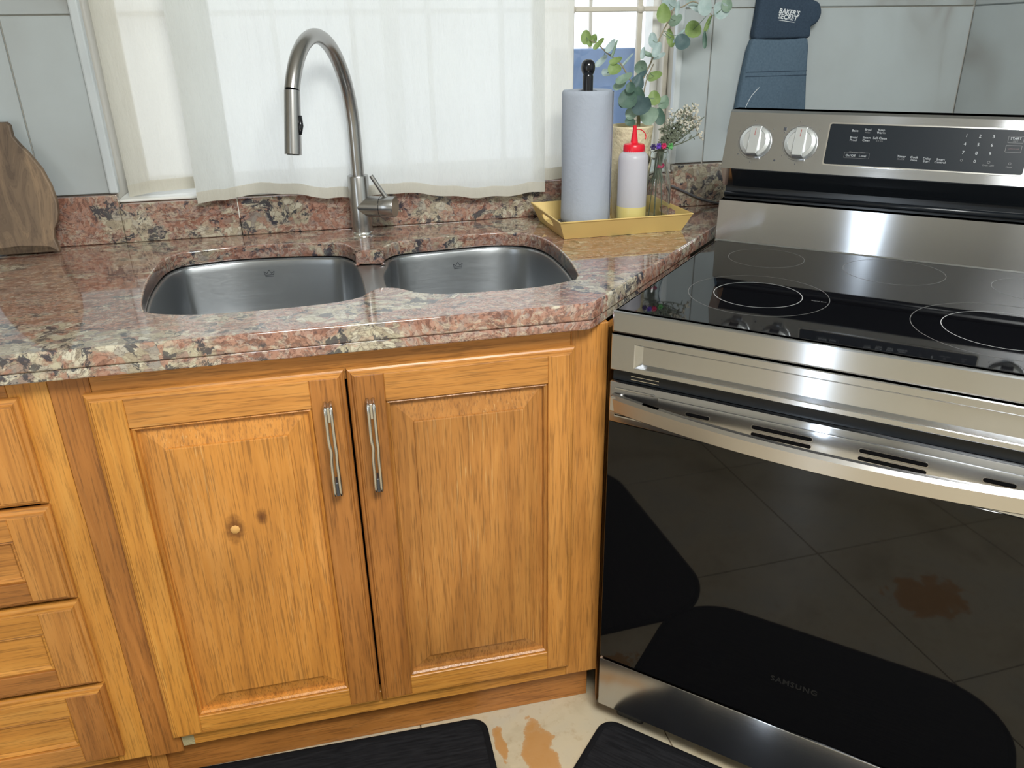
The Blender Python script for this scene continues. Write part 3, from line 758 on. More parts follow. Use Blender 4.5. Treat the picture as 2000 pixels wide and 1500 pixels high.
for (z0, z1), tn in zip(((.664, .846), (.4765, .658), (.289, .4705), (.107, .283)), tones):
    mats = dict(panel=M['oak_h'] if tn[0] == 'oak_h' else M['oakl_h'], sl=M[tn[1]], sr=M[tn[1]], rt=M[tn[0]], rb=M[tn[2]])
    p, sub = framed(dc, 'drawer', -1.385, -.935, z0, z1, -1.322, -.998, z0+.048, z1-.052, mats, False)
    pc = (z0+z1)/2
    mb = MB()
    for s in (-1, 1):
        mb.tube(smooth_open([(-1.30, -.0175, pc+s*.005), (-1.30, -.036, pc+s*.005), (-1.294, -.042, pc+s*.005), (-1.146, -.042, pc+s*.005), (-1.14, -.036, pc+s*.005), (-1.14, -.0175, pc+s*.005)], 4), .0027, 8)
    h = sub('handle', mb, M['pull'])
# plain run of cabinet further left, out of the picture
c3 = empty('base_cabinet', (-1.81, .3, 0), 'honey oak base cabinet at the far left under the granite counter', 'cabinet')
cpart('carcass', MB().box(-2.2, -1.4215, .0, .64, .085, .865, .001, 1), M['oak_v'], c3)
cpart('toe_kick', MB().box(-2.2, -1.4215, .027, .6, 0, .0845), M['oakd_h'], c3)
for a, b in ((-2.19, -1.815), (-1.81, -1.435)):
    framed(c3, 'door', a, b, .1257, .8413, a+.057, b-.057, .178, .781, dict(panel=M['oak_v'], sl=M['oak_v'], sr=M['oakd_v'], rt=M['oak_h'], rb=M['oakl_h']), True)

# ================================================================ RANGE
RW = .746
rg = empty('range', (-.0122, -.0469, 0), 'freestanding stainless steel electric range with black glass cooktop set across the corner', 'range', None, SA)
def rp(name, mb, mat, parent=rg, smooth=False, angle=None):
    return mb.build(name, mat, parent, smooth, angle)
rp('body', MB().box(.004, RW-.004, .034, .640, .046, .872), M['charcoal'])
for u in (.03, RW-.09):
    for v in (.03, .56): rp('foot', MB().box(u, u+.06, v, v+.05, 0, .0455, .004, 1), M['black_plastic'])
# cooktop
cf = MB().box(0, RW, 0, .547, .8755, .9135, .0035, 2); rp('cooktop_frame', cf, M['range_steel'], rg)
ctg = rp('cooktop_glass', MB().box(.007, RW-.007, .008, .5465, .9137, .9152, .0006, 1), M['black_glass'])
def ringmesh(cu, cv, r, wd, z=.91535, n=72):
    mb = MB(); A = []; B = []
    for k in range(n):
        a = 2*PI*k/n
        A.append(mb.bm.verts.new((cu+(r-wd/2)*math.cos(a), cv+(r-wd/2)*math.sin(a), z))); B.append(mb.bm.verts.new((cu+(r+wd/2)*math.cos(a), cv+(r+wd/2)*math.sin(a), z)))
    for k in range(n):
        j = (k+1) % n; mb.bm.faces.new((A[k], A[j], B[j], B[k]))
    return mb
for cu, cv, r, mt in ((.187, .192, .117, 'ring_dim'), (.187, .192, .0735, 'ring'), (.138, .442, .073, 'ring_dim'), (.372, .450, .088, 'ring_dim'), (RW-.187, .187, .131, 'ring_dim'), (RW-.187, .187, .088, 'ring'), (RW-.138, .440, .076, 'ring_dim')):
    rp('burner_ring', ringmesh(cu, cv, r, .0011), M[mt], ctg)
tm = text_mesh('Rapid Boil', .006)
for v_ in tm.vertices: v_.co = Vector((.287+v_.co.x, .200+v_.co.y, .9154+v_.co.z*.2))
link('lettering', tm, M['print_dim'], ctg)
# front: control strip, black gap, door, drawer
def rect(u0, u1, z0, z1, v): return [(u0, v, z0), (u1, v, z0), (u1, v, z1), (u0, v, z1)]
mb = MB(); mb.rings([rect(0, RW, .8085, .8725, .033), rect(0, RW, .8085, .8725, .0015), rect(.0015, RW-.0015, .810, .871, 0), rect(.042, RW-.042, .8175, .8605, 0), rect(.0435, RW-.0435, .8185, .8595, .0008), rect(.054, RW-.054, .8235, .8545, .010)])
rp('front_strip', mb, M['range_steel'])
rp('door_gap', MB().box(.002, RW-.002, .010, .034, .7875, .808), M['black_enamel'])
for k in (0, 1): rp('hinge_slot', MB().box(.035, .085, .0085, .0105, .7925+.006*k, .7935+.006*k), M['chrome'])
dr = rp('oven_door', MB().box(0, RW, 0, .0335, .7105, .7868, .002, 2), M['range_steel'], rg, True, 30)
rp('door_plate', MB().box(.088, RW-.088, -.0022, .001, .7235, .7745, .0018, 2), M['range_steel'], dr, True, 30)
rp('door_glass', MB().box(0, RW, .0006, .0335, .176, .7103, .0012, 1), M['oven_glass'], dr)
def slot(u0, u1, z, h=.0066):
    mb = MB(); n = 8; pts = []
    for k in range(n+1): a = PI/2+PI*k/n; pts.append((u0+h/2+h/2*math.cos(a), z+h/2*math.sin(a)))
    for k in range(n+1): a = -PI/2+PI*k/n; pts.append((u1-h/2+h/2*math.cos(a), z+h/2*math.sin(a)))
    return pts
for u0, u1, zz in ((.138, .178, .757), (.246, .338, .760), (.246, .338, .7475), (.405, .497, .760), (.405, .497, .7475), (.566, .606, .757)):
    rp('vent_rim', MB().prism(slot(u0-.0010, u1+.0010, zz, .0084), lambda a, b, d: (a, d, b), -.0027, -.0015), M['handle_steel'], dr)
    rp('vent_slot', MB().prism(slot(u0, u1, zz), lambda a, b, d: (a, d, b), -.0030, -.0015), M['vent_black'], dr)
# bowed handle
mb = MB(); rs = []
NH = 48
for k in range(NH+1):
    u = .008+(RW-.016)*k/NH; s = 2*(u-RW/2)/(RW-.016); v = -.012-.047*(1-s*s)
    t = .011
    rs.append([(u, v+t, .7350), (u, v+.002, .7350), (u, v, .7370), (u, v-.001, .7600), (u, v+.003, .7660), (u, v+t, .7660)])
mb.rings(rs); hh = rp('handle', mb, M['handle_steel'], dr, True, 25); hh['label'] = 'bowed steel oven handle'
for u0 in (.006, RW-.022): rp('handle_mount', MB().box(u0, u0+.016, -.014, .001, .7365, .7645, .002, 1), M['handle_steel'], dr)
for u0, u1, zz in ((.010, .082, .7755), (RW-.082, RW-.010, .7755), (.010, .075, .7235), (RW-.075, RW-.010, .7235)):
    rp('door_ridge', MB().box(u0, u1, -.0016, .001, zz-.0018, zz+.0018, .0007, 1), M['range_steel'], dr)
tm = text_mesh('SAMSUNG', .0155, bold=.0004, space=1.18)
for v_ in tm.vertices: v_.co = Vector((.371+v_.co.x, .0001-v_.co.z*.5, .279+v_.co.y))
link('lettering', tm, M['logo'], dr)
rp('drawer', MB().box(0, RW, .001, .0335, .046, .170, .002, 2), M['range_steel'], rg, True, 30)
rp('drawer_gap', MB().box(.003, RW-.003, .008, .034, .1702, .1758), M['vent_black'])
# backguard
PA = math.atan2(.038, .109)
def pan(u, s, d): return Vector((u, .545+s*math.sin(PA)-d*math.cos(PA), 1.07+s*math.cos(PA)+d*math.sin(PA)))
def prof(pts, u0, u1): return MB().prism(pts, lambda a, b, d: (d, a, b), u0, u1)
rp('riser', prof([(.5475, .9138), (.5510, .9170), (.556, 1.001), (.640, 1.001), (.640, .873), (.5475, .873)], 0, RW), M['range_steel'])
rp('vent_recess', prof([(.578, 1.0012), (.583, 1.0295), (.640, 1.0295), (.640, 1.0012)], .004, RW-.004), M['black_enamel'])
rp('vent_lip', MB().tube([(.004, .578, 1.0115), (RW-.004, .578, 1.0115)], .006, 10), M['black_enamel'], rg, True)
rp('control_panel', prof([(.545, 1.070), (.583, 1.179), (.590, 1.1835), (.640, 1.1835), (.640, 1.030), (.576, 1.030)], 0, RW), M['range_steel'])
rp('panel_underside', prof([(.5446, 1.0682), (.5462, 1.0700), (.577, 1.0305), (.575, 1.0293)], .022, RW-.022), M['black_enamel'])
def rrect(u0, u1, s0, s1, r, n=5):
    pts = []
    for cu, cs, a0 in ((u1-r, s1-r, 0), (u0+r, s1-r, PI/2), (u0+r, s0+r, PI), (u1-r, s0+r, 1.5*PI)):
        for k in range(n+1): a = a0+PI/2*k/n; pts.append((cu+r*math.cos(a), cs+r*math.sin(a)))
    return pts
rp('glass_bezel', MB().prism(rrect(.2005, .5445, .0175, .1005, .005), lambda a, b, d: pan(a, b, d), -.001, .0012), M['chrome'])
cg = rp('control_glass', MB().prism(rrect(.203, .542, .020, .098, .004), lambda a, b, d: pan(a, b, d), -.001, .0018), M['panel_glass'])
def ptext(body, u, s, size, mat='print', bold=0):
    me = text_mesh(body, size, bold=bold)
    for v_ in me.vertices: v_.co = pan(u+v_.co.x, s+v_.co.y, .0019+v_.co.z*.3)
    return link('legend', me, M[mat], cg)
for body, u, s in (('Bake', .250, .086), ('Broil', .273, .0885), ('Keep\nWarm', .297, .0865), ('Bread\nProof', .250, .0705), ('Steam\nClean', .273, .071), ('Self Clean', .297, .0735), ('On/Off', .2505, .0385), ('Level', .2725, .0385), ('Timer', .341, .0415), ('Cook\nTime', .363, .0385), ('Delay\nStart', .385, .0375), ('Smart\nControl', .408, .037)):
    ptext(body, u, s, .0062 if '\n' not in body else .0058)
for body, u, s in (('Hi/Lo', .273, .0835), ('2-3 hrs', .297, .0685), ('Warming Center', .2615, .0450), ('On/Off', .341, .0365), ('Oven Light', .486, .0335), ('Hood', .519, .0325)):
    ptext(body, u, s, .0042, 'print_dim')
for k, ch in enumerate('123456789'): ptext(ch, .442+.0215*(k % 3), .0845-.0152*(k//3), .0080)
ptext('0', .4635, .0392, .0080)
ptext('START', .520, .0828, .0058); ptext('/SET', .520, .0775, .0046, 'print_dim'); ptext('OFF/CLEAR', .5195, .0645, .0036, 'print_red')
def pframe(u0, u1, s0, s1, wd=.0006, mat='print_dim'):
    mb = MB(); a = rrect(u0, u1, s0, s1, .0012, 3); b = rrect(u0+wd, u1-wd, s0+wd, s1-wd, .0008, 3)
    A = [mb.bm.verts.new(pan(p[0], p[1], .0021)) for p in a]; B = [mb.bm.verts.new(pan(p[0], p[1], .0021)) for p in b]
    for k in range(len(A)): j = (k+1) % len(A); mb.bm.faces.new((A[k], A[j], B[j], B[k]))
    rp('legend_frame', mb, M[mat], cg)
pframe(.508, .5325, .0748, .0868); pframe(.507, .532, .0583, .0708); pframe(.2385, .2845, .0335, .0447, .0004)
def pring(u, s, r, wd, d=.0021, mat='print_dim', par=None, name='symbol'):
    mb = MB(); A = []; B = []
    for k in range(40):
        a = 2*PI*k/40; A.append(mb.bm.verts.new(pan(u+(r-wd)*math.cos(a), s+(r-wd)*math.sin(a), d))); B.append(mb.bm.verts.new(pan(u+r*math.cos(a), s+r*math.sin(a), d)))
    for k in range(40): j = (k+1) % 40; mb.bm.faces.new((A[k], A[j], B[j], B[k]))
    rp(name, mb, M[mat], par or cg)
pring(.442, .0402, .0022, .0006); pring(.486, .0390, .0024, .0006); pring(.519, .0385, .0022, .0006)
# knobs
nrm = Vector((0, -math.cos(PA), math.sin(PA)))
for ku, ks in ((.062, .0565), (.152, .0575), (RW-.152, .0575), (RW-.062, .0565)):
    c = pan(ku, ks, .0003)
    kb = MB().lathe([(0, 0), (.0325, 0), (.0325, .004), (.0300, .0085), (.0235, .0115), (.0225, .0105), (0, .0105)], c, 40, nrm, False, False)
    kk = rp('knob', kb, M['knob'], rg, True, 35)
    # raised grip bar
    def gpt(a, b, d): return pan(ku+a, ks+b, d)
    mb = MB(); w0, w1 = .0105, .0090
    r0 = [gpt(-w0, -.0295, .004), gpt(w0, -.0295, .004), gpt(w0, .0305, .004), gpt(-w0, .0305, .004)]
    r1 = [gpt(-w0, -.0280, .019), gpt(w0, -.0280, .019), gpt(w0, .0290, .012), gpt(-w0, .0290, .012)]
    r2 = [gpt(-w1, -.0265, .0205), gpt(w1, -.0265, .0205), gpt(w1, .0275, .0130), gpt(-w1, .0275, .0130)]
    mb.rings([r0, r1, r2]); rp('grip', mb, M['knob'], kk)
    rp('grip_end', MB().prism([(-w0+.0005, .005), (w0-.0005, .005), (w1, .0188), (-w1, .0188)], lambda a, b, d: gpt(a, -.0298+d, b), 0, .0012), M['knob_dark'], kk)
    rp('pointer', MB().prism([(-.0006, .010), (.0006, .010), (.0006, .024), (-.0006, .024)], lambda a, b, d: gpt(a, b, .0205-(b+.0265)*.139+d), 0, .0003), M['red_mark'], kk)
    pring(ku, ks, .0355, .0006, .0003, 'print_dim', rg, 'dial_ring')
    for a, r in ((100, .043), (150, .041), (40, .042), (-95, .0415), (-140, .041)):
        rp('dial_mark', MB().prism([(-.0008, -.0010), (.0008, -.0010), (.0008, .0010), (-.0008, .0010)], lambda x_, y_, d: pan(ku+r*math.cos(math.radians(a))+x_, ks+r*math.sin(math.radians(a))+y_, d), 0, .0003), M['charcoal'])
rp('indicator', MB().prism([(-.003, -.003), (.003, -.003), (.003, .003), (-.003, .003)], lambda a, b, d: pan(.117+a, .0845+b, d), 0, .0004), M['charcoal'])
rp('indicator_light', MB().lathe([(0, 0), (.0022, 0), (.0018, .0006), (0, .0008)], pan(.107, .0212, 0), 14, nrm, False, False), M['charcoal'])

# ================================================================ TRAY AND WHAT STANDS ON IT
tr = empty('tray', (.175, .505, ZCT), 'small matte gold tray with slot handles on the counter by the range', 'tray', None, math.radians(1.0))
a0, b0, a1, b1, th = .138, .097, .154, .117, .041      # half sizes at base and rim, height
WT = .0025
def trect(a, b, z): return [(-a, -b, z), (a, -b, z), (a, b, z), (-a, b, z)]
MB().box(-a0, a0, -b0, b0, .0005, .0035).build('base', M['gold_in'], tr)
def wallq(p0, p1, q1, q0, hole=False, name='side'):
    """sloped wall between base edge p0-p1 and rim edge q0-q1, with thickness towards the tray centre"""
    P = [Vector(p) for p in (p0, p1, q1, q0)]; n = (P[1]-P[0]).cross(P[3]-P[0]).normalized()
    if n.dot(Vector((0, 0, 0))-(P[0]+P[1])/2) < 0: n = -n
    mb = MB()
    if not hole:
        A = [mb.bm.verts.new(p) for p in P]; B = [mb.bm.verts.new(p+n*WT) for p in P]
        mb.bm.faces.new(A); mb.bm.faces.new(list(reversed(B)))
        for i in range(4): j = (i+1) % 4; mb.bm.faces.new((A[i], A[j], B[j], B[i]))
    else:
        f = lambda s, t: (P[0]*(1-s)+P[1]*s)*(1-t)+(P[3]*(1-s)+P[2]*s)*t
        o = [(0, 0), (.5, 0), (1, 0), (1, .5), (1, 1), (.5, 1), (0, 1), (0, .5)]
        h = [(.33, .42), (.5, .38), (.67, .42), (.70, .6), (.67, .78), (.5, .82), (.33, .78), (.30, .6)]
        ro = [[f(*s)+n*k for s in o] for k in (0, WT)]; rh = [[f(*s)+n*k for s in h] for k in (0, WT)]
        mb.rings([ro[0], rh[0], rh[1], ro[1], ro[0]], True, False, False)
    return mb.build(name, M['gold'], tr)
R0, R1 = trect(a0, b0, .0005), trect(a1, b1, th)
for i, hl in ((0, False), (1, True), (2, False), (3, True)):
    j = (i+1) % 4; wallq(R0[i], R0[j], R1[j], R1[i], hl)
rim = MB(); rr = [Vector(p) for p in R1]; rim.tube([rr[0], rr[1], rr[2], rr[3], rr[0]], .0014, 6); rim.build('rim', M['gold'], tr)
TZ = ZCT+.0036
# paper towel holder and roll
hx, hy = .118, .507
ph = empty('towel_holder', (hx, hy, TZ), 'black paper towel holder with a round finial standing in the gold tray', 'towel holder')
MB().lathe([(0, 0), (.068, 0), (.070, .003), (.066, .009), (.010, .012), (0, .012)], (0, 0, 0), 40, None, False, False).build('base', M['charcoal'], ph, True, 40)
MB().lathe([(0, .011), (.008, .011), (.008, .27), (.0115, .272), (.0115, .322), (.0105, .325), (.0130, .329), (.0148, .335), (.0152, .341), (.0140, .348), (.0105, .353), (.005, .3558), (0, .356)], (0, 0, 0), 24, None, False, False).build('post', M['black_plastic'], ph, True, 50)
pr = empty('paper_towel_roll', (hx, hy, TZ+.0125), 'white paper towel roll on the holder in the gold tray', 'paper towel')
mb = MB(); rs = []
def wob(a, z): return .0553+.0006*math.sin(3*a+z*20)+.0005*math.sin(7*a-z*35)
prof_ = [(0.019, 0), (.93, 0), (.985, .004), (1, .010)]+[(1, .010+.262*k/10) for k in range(1, 11)]+[(.985, .278), (.94, .282)]
for f, z in prof_:
    rs.append([(math.cos(2*PI*k/56)*(wob(2*PI*k/56, z)*f if f > .1 else f), math.sin(2*PI*k/56)*(wob(2*PI*k/56, z)*f if f > .1 else f), z) for k in range(56)])
rs.append([(math.cos(2*PI*k/56)*.0205, math.sin(2*PI*k/56)*.0205, .281) for k in range(56)])
rs.append([(math.cos(2*PI*k/56)*.019, math.sin(2*PI*k/56)*.019, .0) for k in range(56)])
mb.rings(rs, True, False, False); mb.build('roll', M['paper'], pr, True, 50)
mb = MB(); mb.grid(lambda u, v: ((.0566+.001*u)*math.cos(-.55+.62*u), (.0566+.001*u)*math.sin(-.55+.62*u), .004+.274*v), 10, 12); mb.build('loose_sheet', M['paper'], pr, True)
# squeeze bottle
sq = empty('squeeze_bottle', (.2110, .458, TZ), 'frosted plastic squeeze bottle with a red nozzle cap, a little oil inside', 'bottle')
MB().lathe([(0, 0), (.0305, 0), (.0325, .004), (.0325, .152), (.0312, .160), (.0270, .1655), (.0235, .167), (.0235, .172), (0, .172)], (0, 0, 0), 36, None, False, False).build('bottle_body', M['frosted'], sq, True, 40)
MB().lathe([(0, .001), (.0326, .003), (.0328, .006), (.0328, .050), (.0326, .0505), (0, .0505)], (0, 0, 0), 36, None, False, False).build('oil', M['oil'], sq, True, 40)
cap = MB().lathe([(0, .1675), (.0232, .1675), (.0236, .1695), (.0236, .180), (.0215, .1835), (.0100, .1855), (.0082, .187), (.0045, .212), (.0046, .2135), (.0040, .222), (0, .222)], (0, 0, 0), 32, None, False, False).build('cap', M['red_plastic'], sq, True, 40)
MB().tube(smooth_open([(.004, 0, .214), (.016, .004, .2125), (.026, .006, .205), (.029, .006, .197), (.027, .004, .192)], 6), .0011, 8).build('tip_tether', M['red_plastic'], cap, True)
# cream vase with artificial eucalyptus
cv = empty('vase', (.2420, .5600, TZ), 'cream textured tapering vase behind the squeeze bottle', 'vase')
MB().lathe([(0, 0), (.036, 0), (.038, .003), (.040, .06), (.045, .15), (.0500, .207), (.0512, .210), (.0500, .2125), (.0475, .211), (.044, .19), (.037, .10), (.033, .01), (0, .008)], (0, 0, 0), 44, None, False, False).build('pot', M['cream_pot'], cv, True, 50)
eu = empty('eucalyptus', (.2555, .560, TZ+.0095), 'artificial eucalyptus branches standing in the cream vase', 'plant')
EL = Vector(eu.location)
STEMS = [[(.259,.56,1.133),(.258,.56,1.19),(.26,.56,1.228),(.271,.56,1.25),(.284,.56,1.278),(.3,.56,1.323),(.319,.56,1.358),(.33,.56,1.381),(.35,.56,1.385),(.373,.56,1.395),(.398,.56,1.385),(.422,.56,1.366)],
 [(.257,.56,1.133),(.253,.56,1.191),(.243,.56,1.223),(.226,.56,1.251),(.207,.56,1.276),(.179,.56,1.294),(.156,.56,1.313),(.137,.56,1.321)],
 [(.262,.56,1.133),(.266,.56,1.19),(.274,.56,1.237),(.289,.56,1.27)]]
allst = []
for k, st in enumerate(STEMS):
    pth = [Vector((.250+.006*k, .558, TZ+.011))]+[Vector(p) for p in st]
    allst += smooth_open(pth, 5)
    pth = smooth_open([p-EL for p in pth], 5)
    MB().tube(pth, [.0024-.0012*i/len(pth) for i in range(len(pth))], 8).build('stem', M['stem'], eu, True)
LEAVES = [(0.135,0.576,1.327,0.0124,0.0155,10,'b'),(0.153,0.577,1.324,0.0079,0.01,-20,'b'),(0.137,0.556,1.315,0.0062,0.0072,30,'b'),(0.152,0.54,1.314,0.0159,0.0061,45,'b'),(0.173,0.524,1.309,0.0162,0.0073,55,'p'),(0.191,0.547,1.303,0.0033,0.0206,-12,'m'),(0.162,0.549,1.279,0.0175,0.007,45,'p'),(0.186,0.523,1.28,0.0153,0.0069,20,'b'),(0.184,0.523,1.263,0.0153,0.0126,0,'b'),(0.19,0.59,1.253,0.0122,0.0089,-10,'p'),(0.226,0.566,1.277,0.023,0.0029,48,'p'),(0.211,0.536,1.243,0.0206,0.0093,30,'m'),(0.206,0.55,1.228,0.0156,0.0083,25,'m'),(0.271,0.588,1.263,0.0154,0.0154,0,'m'),(0.256,0.563,1.243,0.0232,0.0072,38,'s'),(0.3,0.579,1.244,0.0188,0.0103,18,'b'),(0.257,0.547,1.293,0.0054,0.0138,-5,'p'),(0.273,0.555,1.29,0.0122,0.0059,-20,'m'),(0.287,0.567,1.319,0.0098,0.0174,8,'p'),(0.28,0.524,1.3,0.0091,0.0174,-22,'p'),(0.299,0.559,1.286,0.0165,0.0064,18,'p'),(0.297,0.539,1.372,0.0151,0.0199,8,'b'),(0.327,0.582,1.392,0.0168,0.0151,0,'p'),(0.322,0.524,1.381,0.005,0.0147,-5,'p'),(0.338,0.568,1.359,0.0167,0.0129,30,'m'),(0.335,0.581,1.323,0.0091,0.0205,15,'b'),(0.334,0.516,1.315,0.0164,0.018,25,'s'),(0.389,0.583,1.34,0.0183,0.021,0,'b'),(0.423,0.581,1.35,0.005,0.0195,-18,'b'),(0.38,0.501,1.318,0.0048,0.0186,6,'d'),(0.384,0.57,1.386,0.0234,0.0088,-35,'p'),(0.383,0.52,1.385,0.0148,0.0228,0,'p'),(0.439,0.555,1.377,0.0166,0.0188,35,'p'),(0.45,0.551,1.389,0.0116,0.0172,10,'m'),(0.334,0.534,1.326,0.0043,0.0193,-38,'p'),(0.217,0.523,1.202,0.0205,0.0221,0,'d'),(0.219,0.556,1.192,0.0109,0.0138,20,'d'),(0.24,0.522,1.206,0.0161,0.0202,0,'d'),(0.244,0.51,1.187,0.0221,0.0205,0,'s'),(0.273,0.549,1.185,0.0109,0.0172,0,'s'),(0.291,0.551,1.199,0.0139,0.0169,10,'b'),(0.326,0.576,1.187,0.0125,0.0164,-10,'m'),(0.232,0.536,1.168,0.0141,0.0129,0,'m'),(0.278,0.542,1.162,0.022,0.0193,30,'m'),(0.309,0.556,1.158,0.0119,0.0196,10,'d'),(0.23,0.535,1.151,0.0129,0.0095,-10,'d'),(0.248,0.535,1.233,0.01,0.0166,0,'s'),(0.22,0.517,1.225,0.0114,0.0123,15,'d')]
camd = (Vector(cam.location)-Vector((.26, .56, 1.25))).normalized()
LM = {'b': 'leaf_bright', 'm': 'leaf_mid', 'p': 'leaf_pale', 'd': 'leaf_dark', 's': 'leaf_slate'}
rl = random.Random(3)
for (lx, ly, lz, la, lb, ang, kd) in LEAVES:
    c = Vector((lx, ly, lz)); n = (Vector((-.45, -.80, .18))+Vector((rl.uniform(-.22, .22), rl.uniform(-.1, .1), rl.uniform(-.25, .25)))).normalized()
    xa = Vector((0, 0, 1)).cross(n).normalized(); ya = n.cross(xa)
    r = math.radians(ang); ax = xa*math.cos(r)+ya*math.sin(r); ay = -xa*math.sin(r)+ya*math.cos(r)
    mb = MB(); cc = mb.bm.verts.new(c-EL-n*.0018); n2 = 16
    long_x = la > lb
    I = []; O = []
    for k in range(n2):
        t = 2*PI*k/n2; px, py = la*math.cos(t), lb*math.sin(t)
        # slightly pointed at one end of the long axis
        if long_x: py *= 1-.22*math.cos(t)
        else: px *= 1-.22*math.sin(t)
        cup = .0022*abs(math.cos(t))+.001*math.sin(3*t)
        I.append(mb.bm.verts.new(c-EL+ax*px*.55+ay*py*.55-n*.001)); O.append(mb.bm.verts.new(c-EL+ax*px+ay*py+n*cup))
    for k in range(n2):
        j = (k+1) % n2; mb.bm.faces.new((cc, I[k], I[j])); mb.bm.faces.new((I[k], O[k], O[j], I[j]))
    lo = mb.build('leaf', M[LM[kd]], eu, True)
    # leaf stalk to the nearest point of the branch
    near = min(allst, key=lambda p: (p-c).length)
    if (near-c).length > .006:
        st = MB().tube(smooth_open([near-EL, (near+c)/2-EL+Vector((0, 0, -.002)), c-EL-n*.0022], 3), .0007, 5).build('leaf_stalk', M['leaf_mid'], eu, True)
# clear glass bottle with dried flowers
gb = empty('glass_bottle', (.2800, .500, TZ), 'clear glass bottle vase holding dried flowers at the right end of the tray', 'bottle')
gb.location = (.2830, .488, TZ)
outp = [(0, 0), (.0255, 0), (.0280, .004), (.0312, .022), (.0318, .05), (.0312, .085), (.0270, .108), (.0215, .128), (.0195, .142), (.0205, .152), (.0225, .158), (.0228, .163)]
inp = [(.0212, .163), (.0205, .156), (.0178, .142), (.0195, .128), (.0250, .107), (.0292, .085), (.0298, .05), (.0290, .022), (.0262, .009), (.023, .007), (0, .006)]
MB().lathe(outp+inp, (0, 0, 0), 40, None, False, False).build('bottle_glass', M['glass'], gb, True, 60)
df = empty('dried_flowers', (.2830, .488, TZ+.0075), 'spray of grey green and white dried flowers in the glass bottle', 'flowers')
rl = random.Random(11); FL = Vector(df.location)
tops = [(.35, .51, 1.174), (.369, .505, 1.176), (.369, .515, 1.152), (.388, .51, 1.121), (.348, .50, 1.135), (.299, .50, 1.135), (.326, .51, 1.168), (.305, .505, 1.118), (.358, .52, 1.163), (.338, .50, 1.152), (.376, .51, 1.137), (.315, .51, 1.150)]
tops += [(.362, .50, 1.168), (.344, .515, 1.166), (.356, .505, 1.146), (.380, .50, 1.150), (.332, .505, 1.140), (.310, .51, 1.132)]
for i, tp in enumerate(tops):
    tp = Vector(tp)-FL; a = 2*PI*i/len(tops)
    path = smooth_open([(.016*math.cos(a), .016*math.sin(a), .002 if i % 4 == 0 else .085), (.008*math.cos(a), .008*math.sin(a), .11), (.004+.006*math.cos(a), .006*math.sin(a), .155), (tp*.5+Vector((.006, 0, .075))), tp], 5)
    s = MB(); s.tube(path, .0011, 5)
    for k in range(11):
        b = path[-1-k]
        for q_ in range(2):
            d = Vector((rl.uniform(-1, 1), rl.uniform(-.5, .5), rl.uniform(-.2, 1))).normalized()
            s.tube([b, b+d*rl.uniform(.007, .016)], .0009, 4)
    st = s.build('stem', M['dried'], df)
    mb = MB()
    for k in range(12):
        d = Vector((rl.uniform(-1, 1), rl.uniform(-1, 1), rl.uniform(-.6, 1))).normalized(); q = d.orthogonal().normalized(); e = d.cross(q)
        b = tp+Vector((rl.uniform(-.010, .010), rl.uniform(-.006, .006), rl.uniform(-.010, .008))); L = rl.uniform(.005, .009)
        mb.rings([[b+q*.0007, b+e*.0007, b-q*.0007, b-e*.0007], [b+d*L*.6+q*.0028, b+d*L*.6+e*.0028, b+d*L*.6-q*.0028, b+d*L*.6-e*.0028], [b+d*L+q*.0005, b+d*L+e*.0005, b+d*L-q*.0005, b+d*L-e*.0005]])
    mb.build('blossom', M['dried_pale'] if i not in (5, 7, 16, 17) else M['dried'], df)
# small bright artificial flowers on the bottle mouth
sf = empty('small_flowers', (.2830, .488, TZ+.160), 'tiny violet and magenta artificial flowers hooked in the glass bottle mouth', 'flowers')
SF = Vector(sf.location)
for (fx, fy, fz, mt, r) in ((.262, .474, 1.102, 'purple_dark', .0075), (.272, .468, 1.104, 'violet', .0080), (.284, .466, 1.104, 'magenta', .0075), (.302, .472, 1.102, 'green_petal', .0085)):
    c = Vector((fx, fy, fz))-SF; mb = MB()
    for k in range(6):
        a = 2*PI*k/6; d = Vector((math.cos(a), -.5, math.sin(a))).normalized(); q = d.orthogonal().normalized(); e = d.cross(q)
        mb.rings([[c+q*.001, c+e*.001, c-q*.001, c-e*.001], [c+d*r*.7+q*.003, c+d*r*.7+e*.003, c+d*r*.7-q*.003, c+d*r*.7-e*.003], [c+d*r+q*.001, c+d*r+e*.001, c+d*r-q*.001, c+d*r-e*.001]])
    mb.build('flower', M[mt], sf)
MB().tube(smooth_open([(-.012, -.018, -.055), (-.011, -.010, -.02), (-.010, -.017, .001), (.01, -.018, .0)], 5), .0009, 6).build('wire', M['dried'], sf, True)
MB().tube([(-.004, -.006, -.030), (.006, -.004, -.034), (.012, -.002, -.028)], .004, 8).build('petal', M['magenta'], sf, True)

# ================================================================ CUTTING BOARD
half = [(0, 1.186), (.016, 1.186), (.022, 1.180), (.0235, 1.158), (.034, 1.142), (.048, 1.124), (.066, 1.094), (.078, 1.060), (.0835, 1.028), (.0825, 1.004), (.0765, .985), (.0690, .972), (.0665, .955), (.0730, .927), (.0700, .9255), (.055, .936), (.048, .938), (.033, .929), (.018, .932), (0, .941)]
half = [(a, b) for a, b in half]
outl = half+[(-a, b) for a, b in reversed(half[1:-1])]
bx = -1.0925; SL = .055/.26
bo = empty('cutting_board', (bx, .612, ZCT), 'grey brown wooden cutting board with a scalloped base leaning on the wall', 'cutting board')
mb = MB().prism([(a, b-.9255) for a, b in outl], lambda a, b, d: (a, b*SL+d, b+.0022), -.016, 0); mb.bevel_all(.003, 2, 50)
mb.build('board', M['board'], bo)

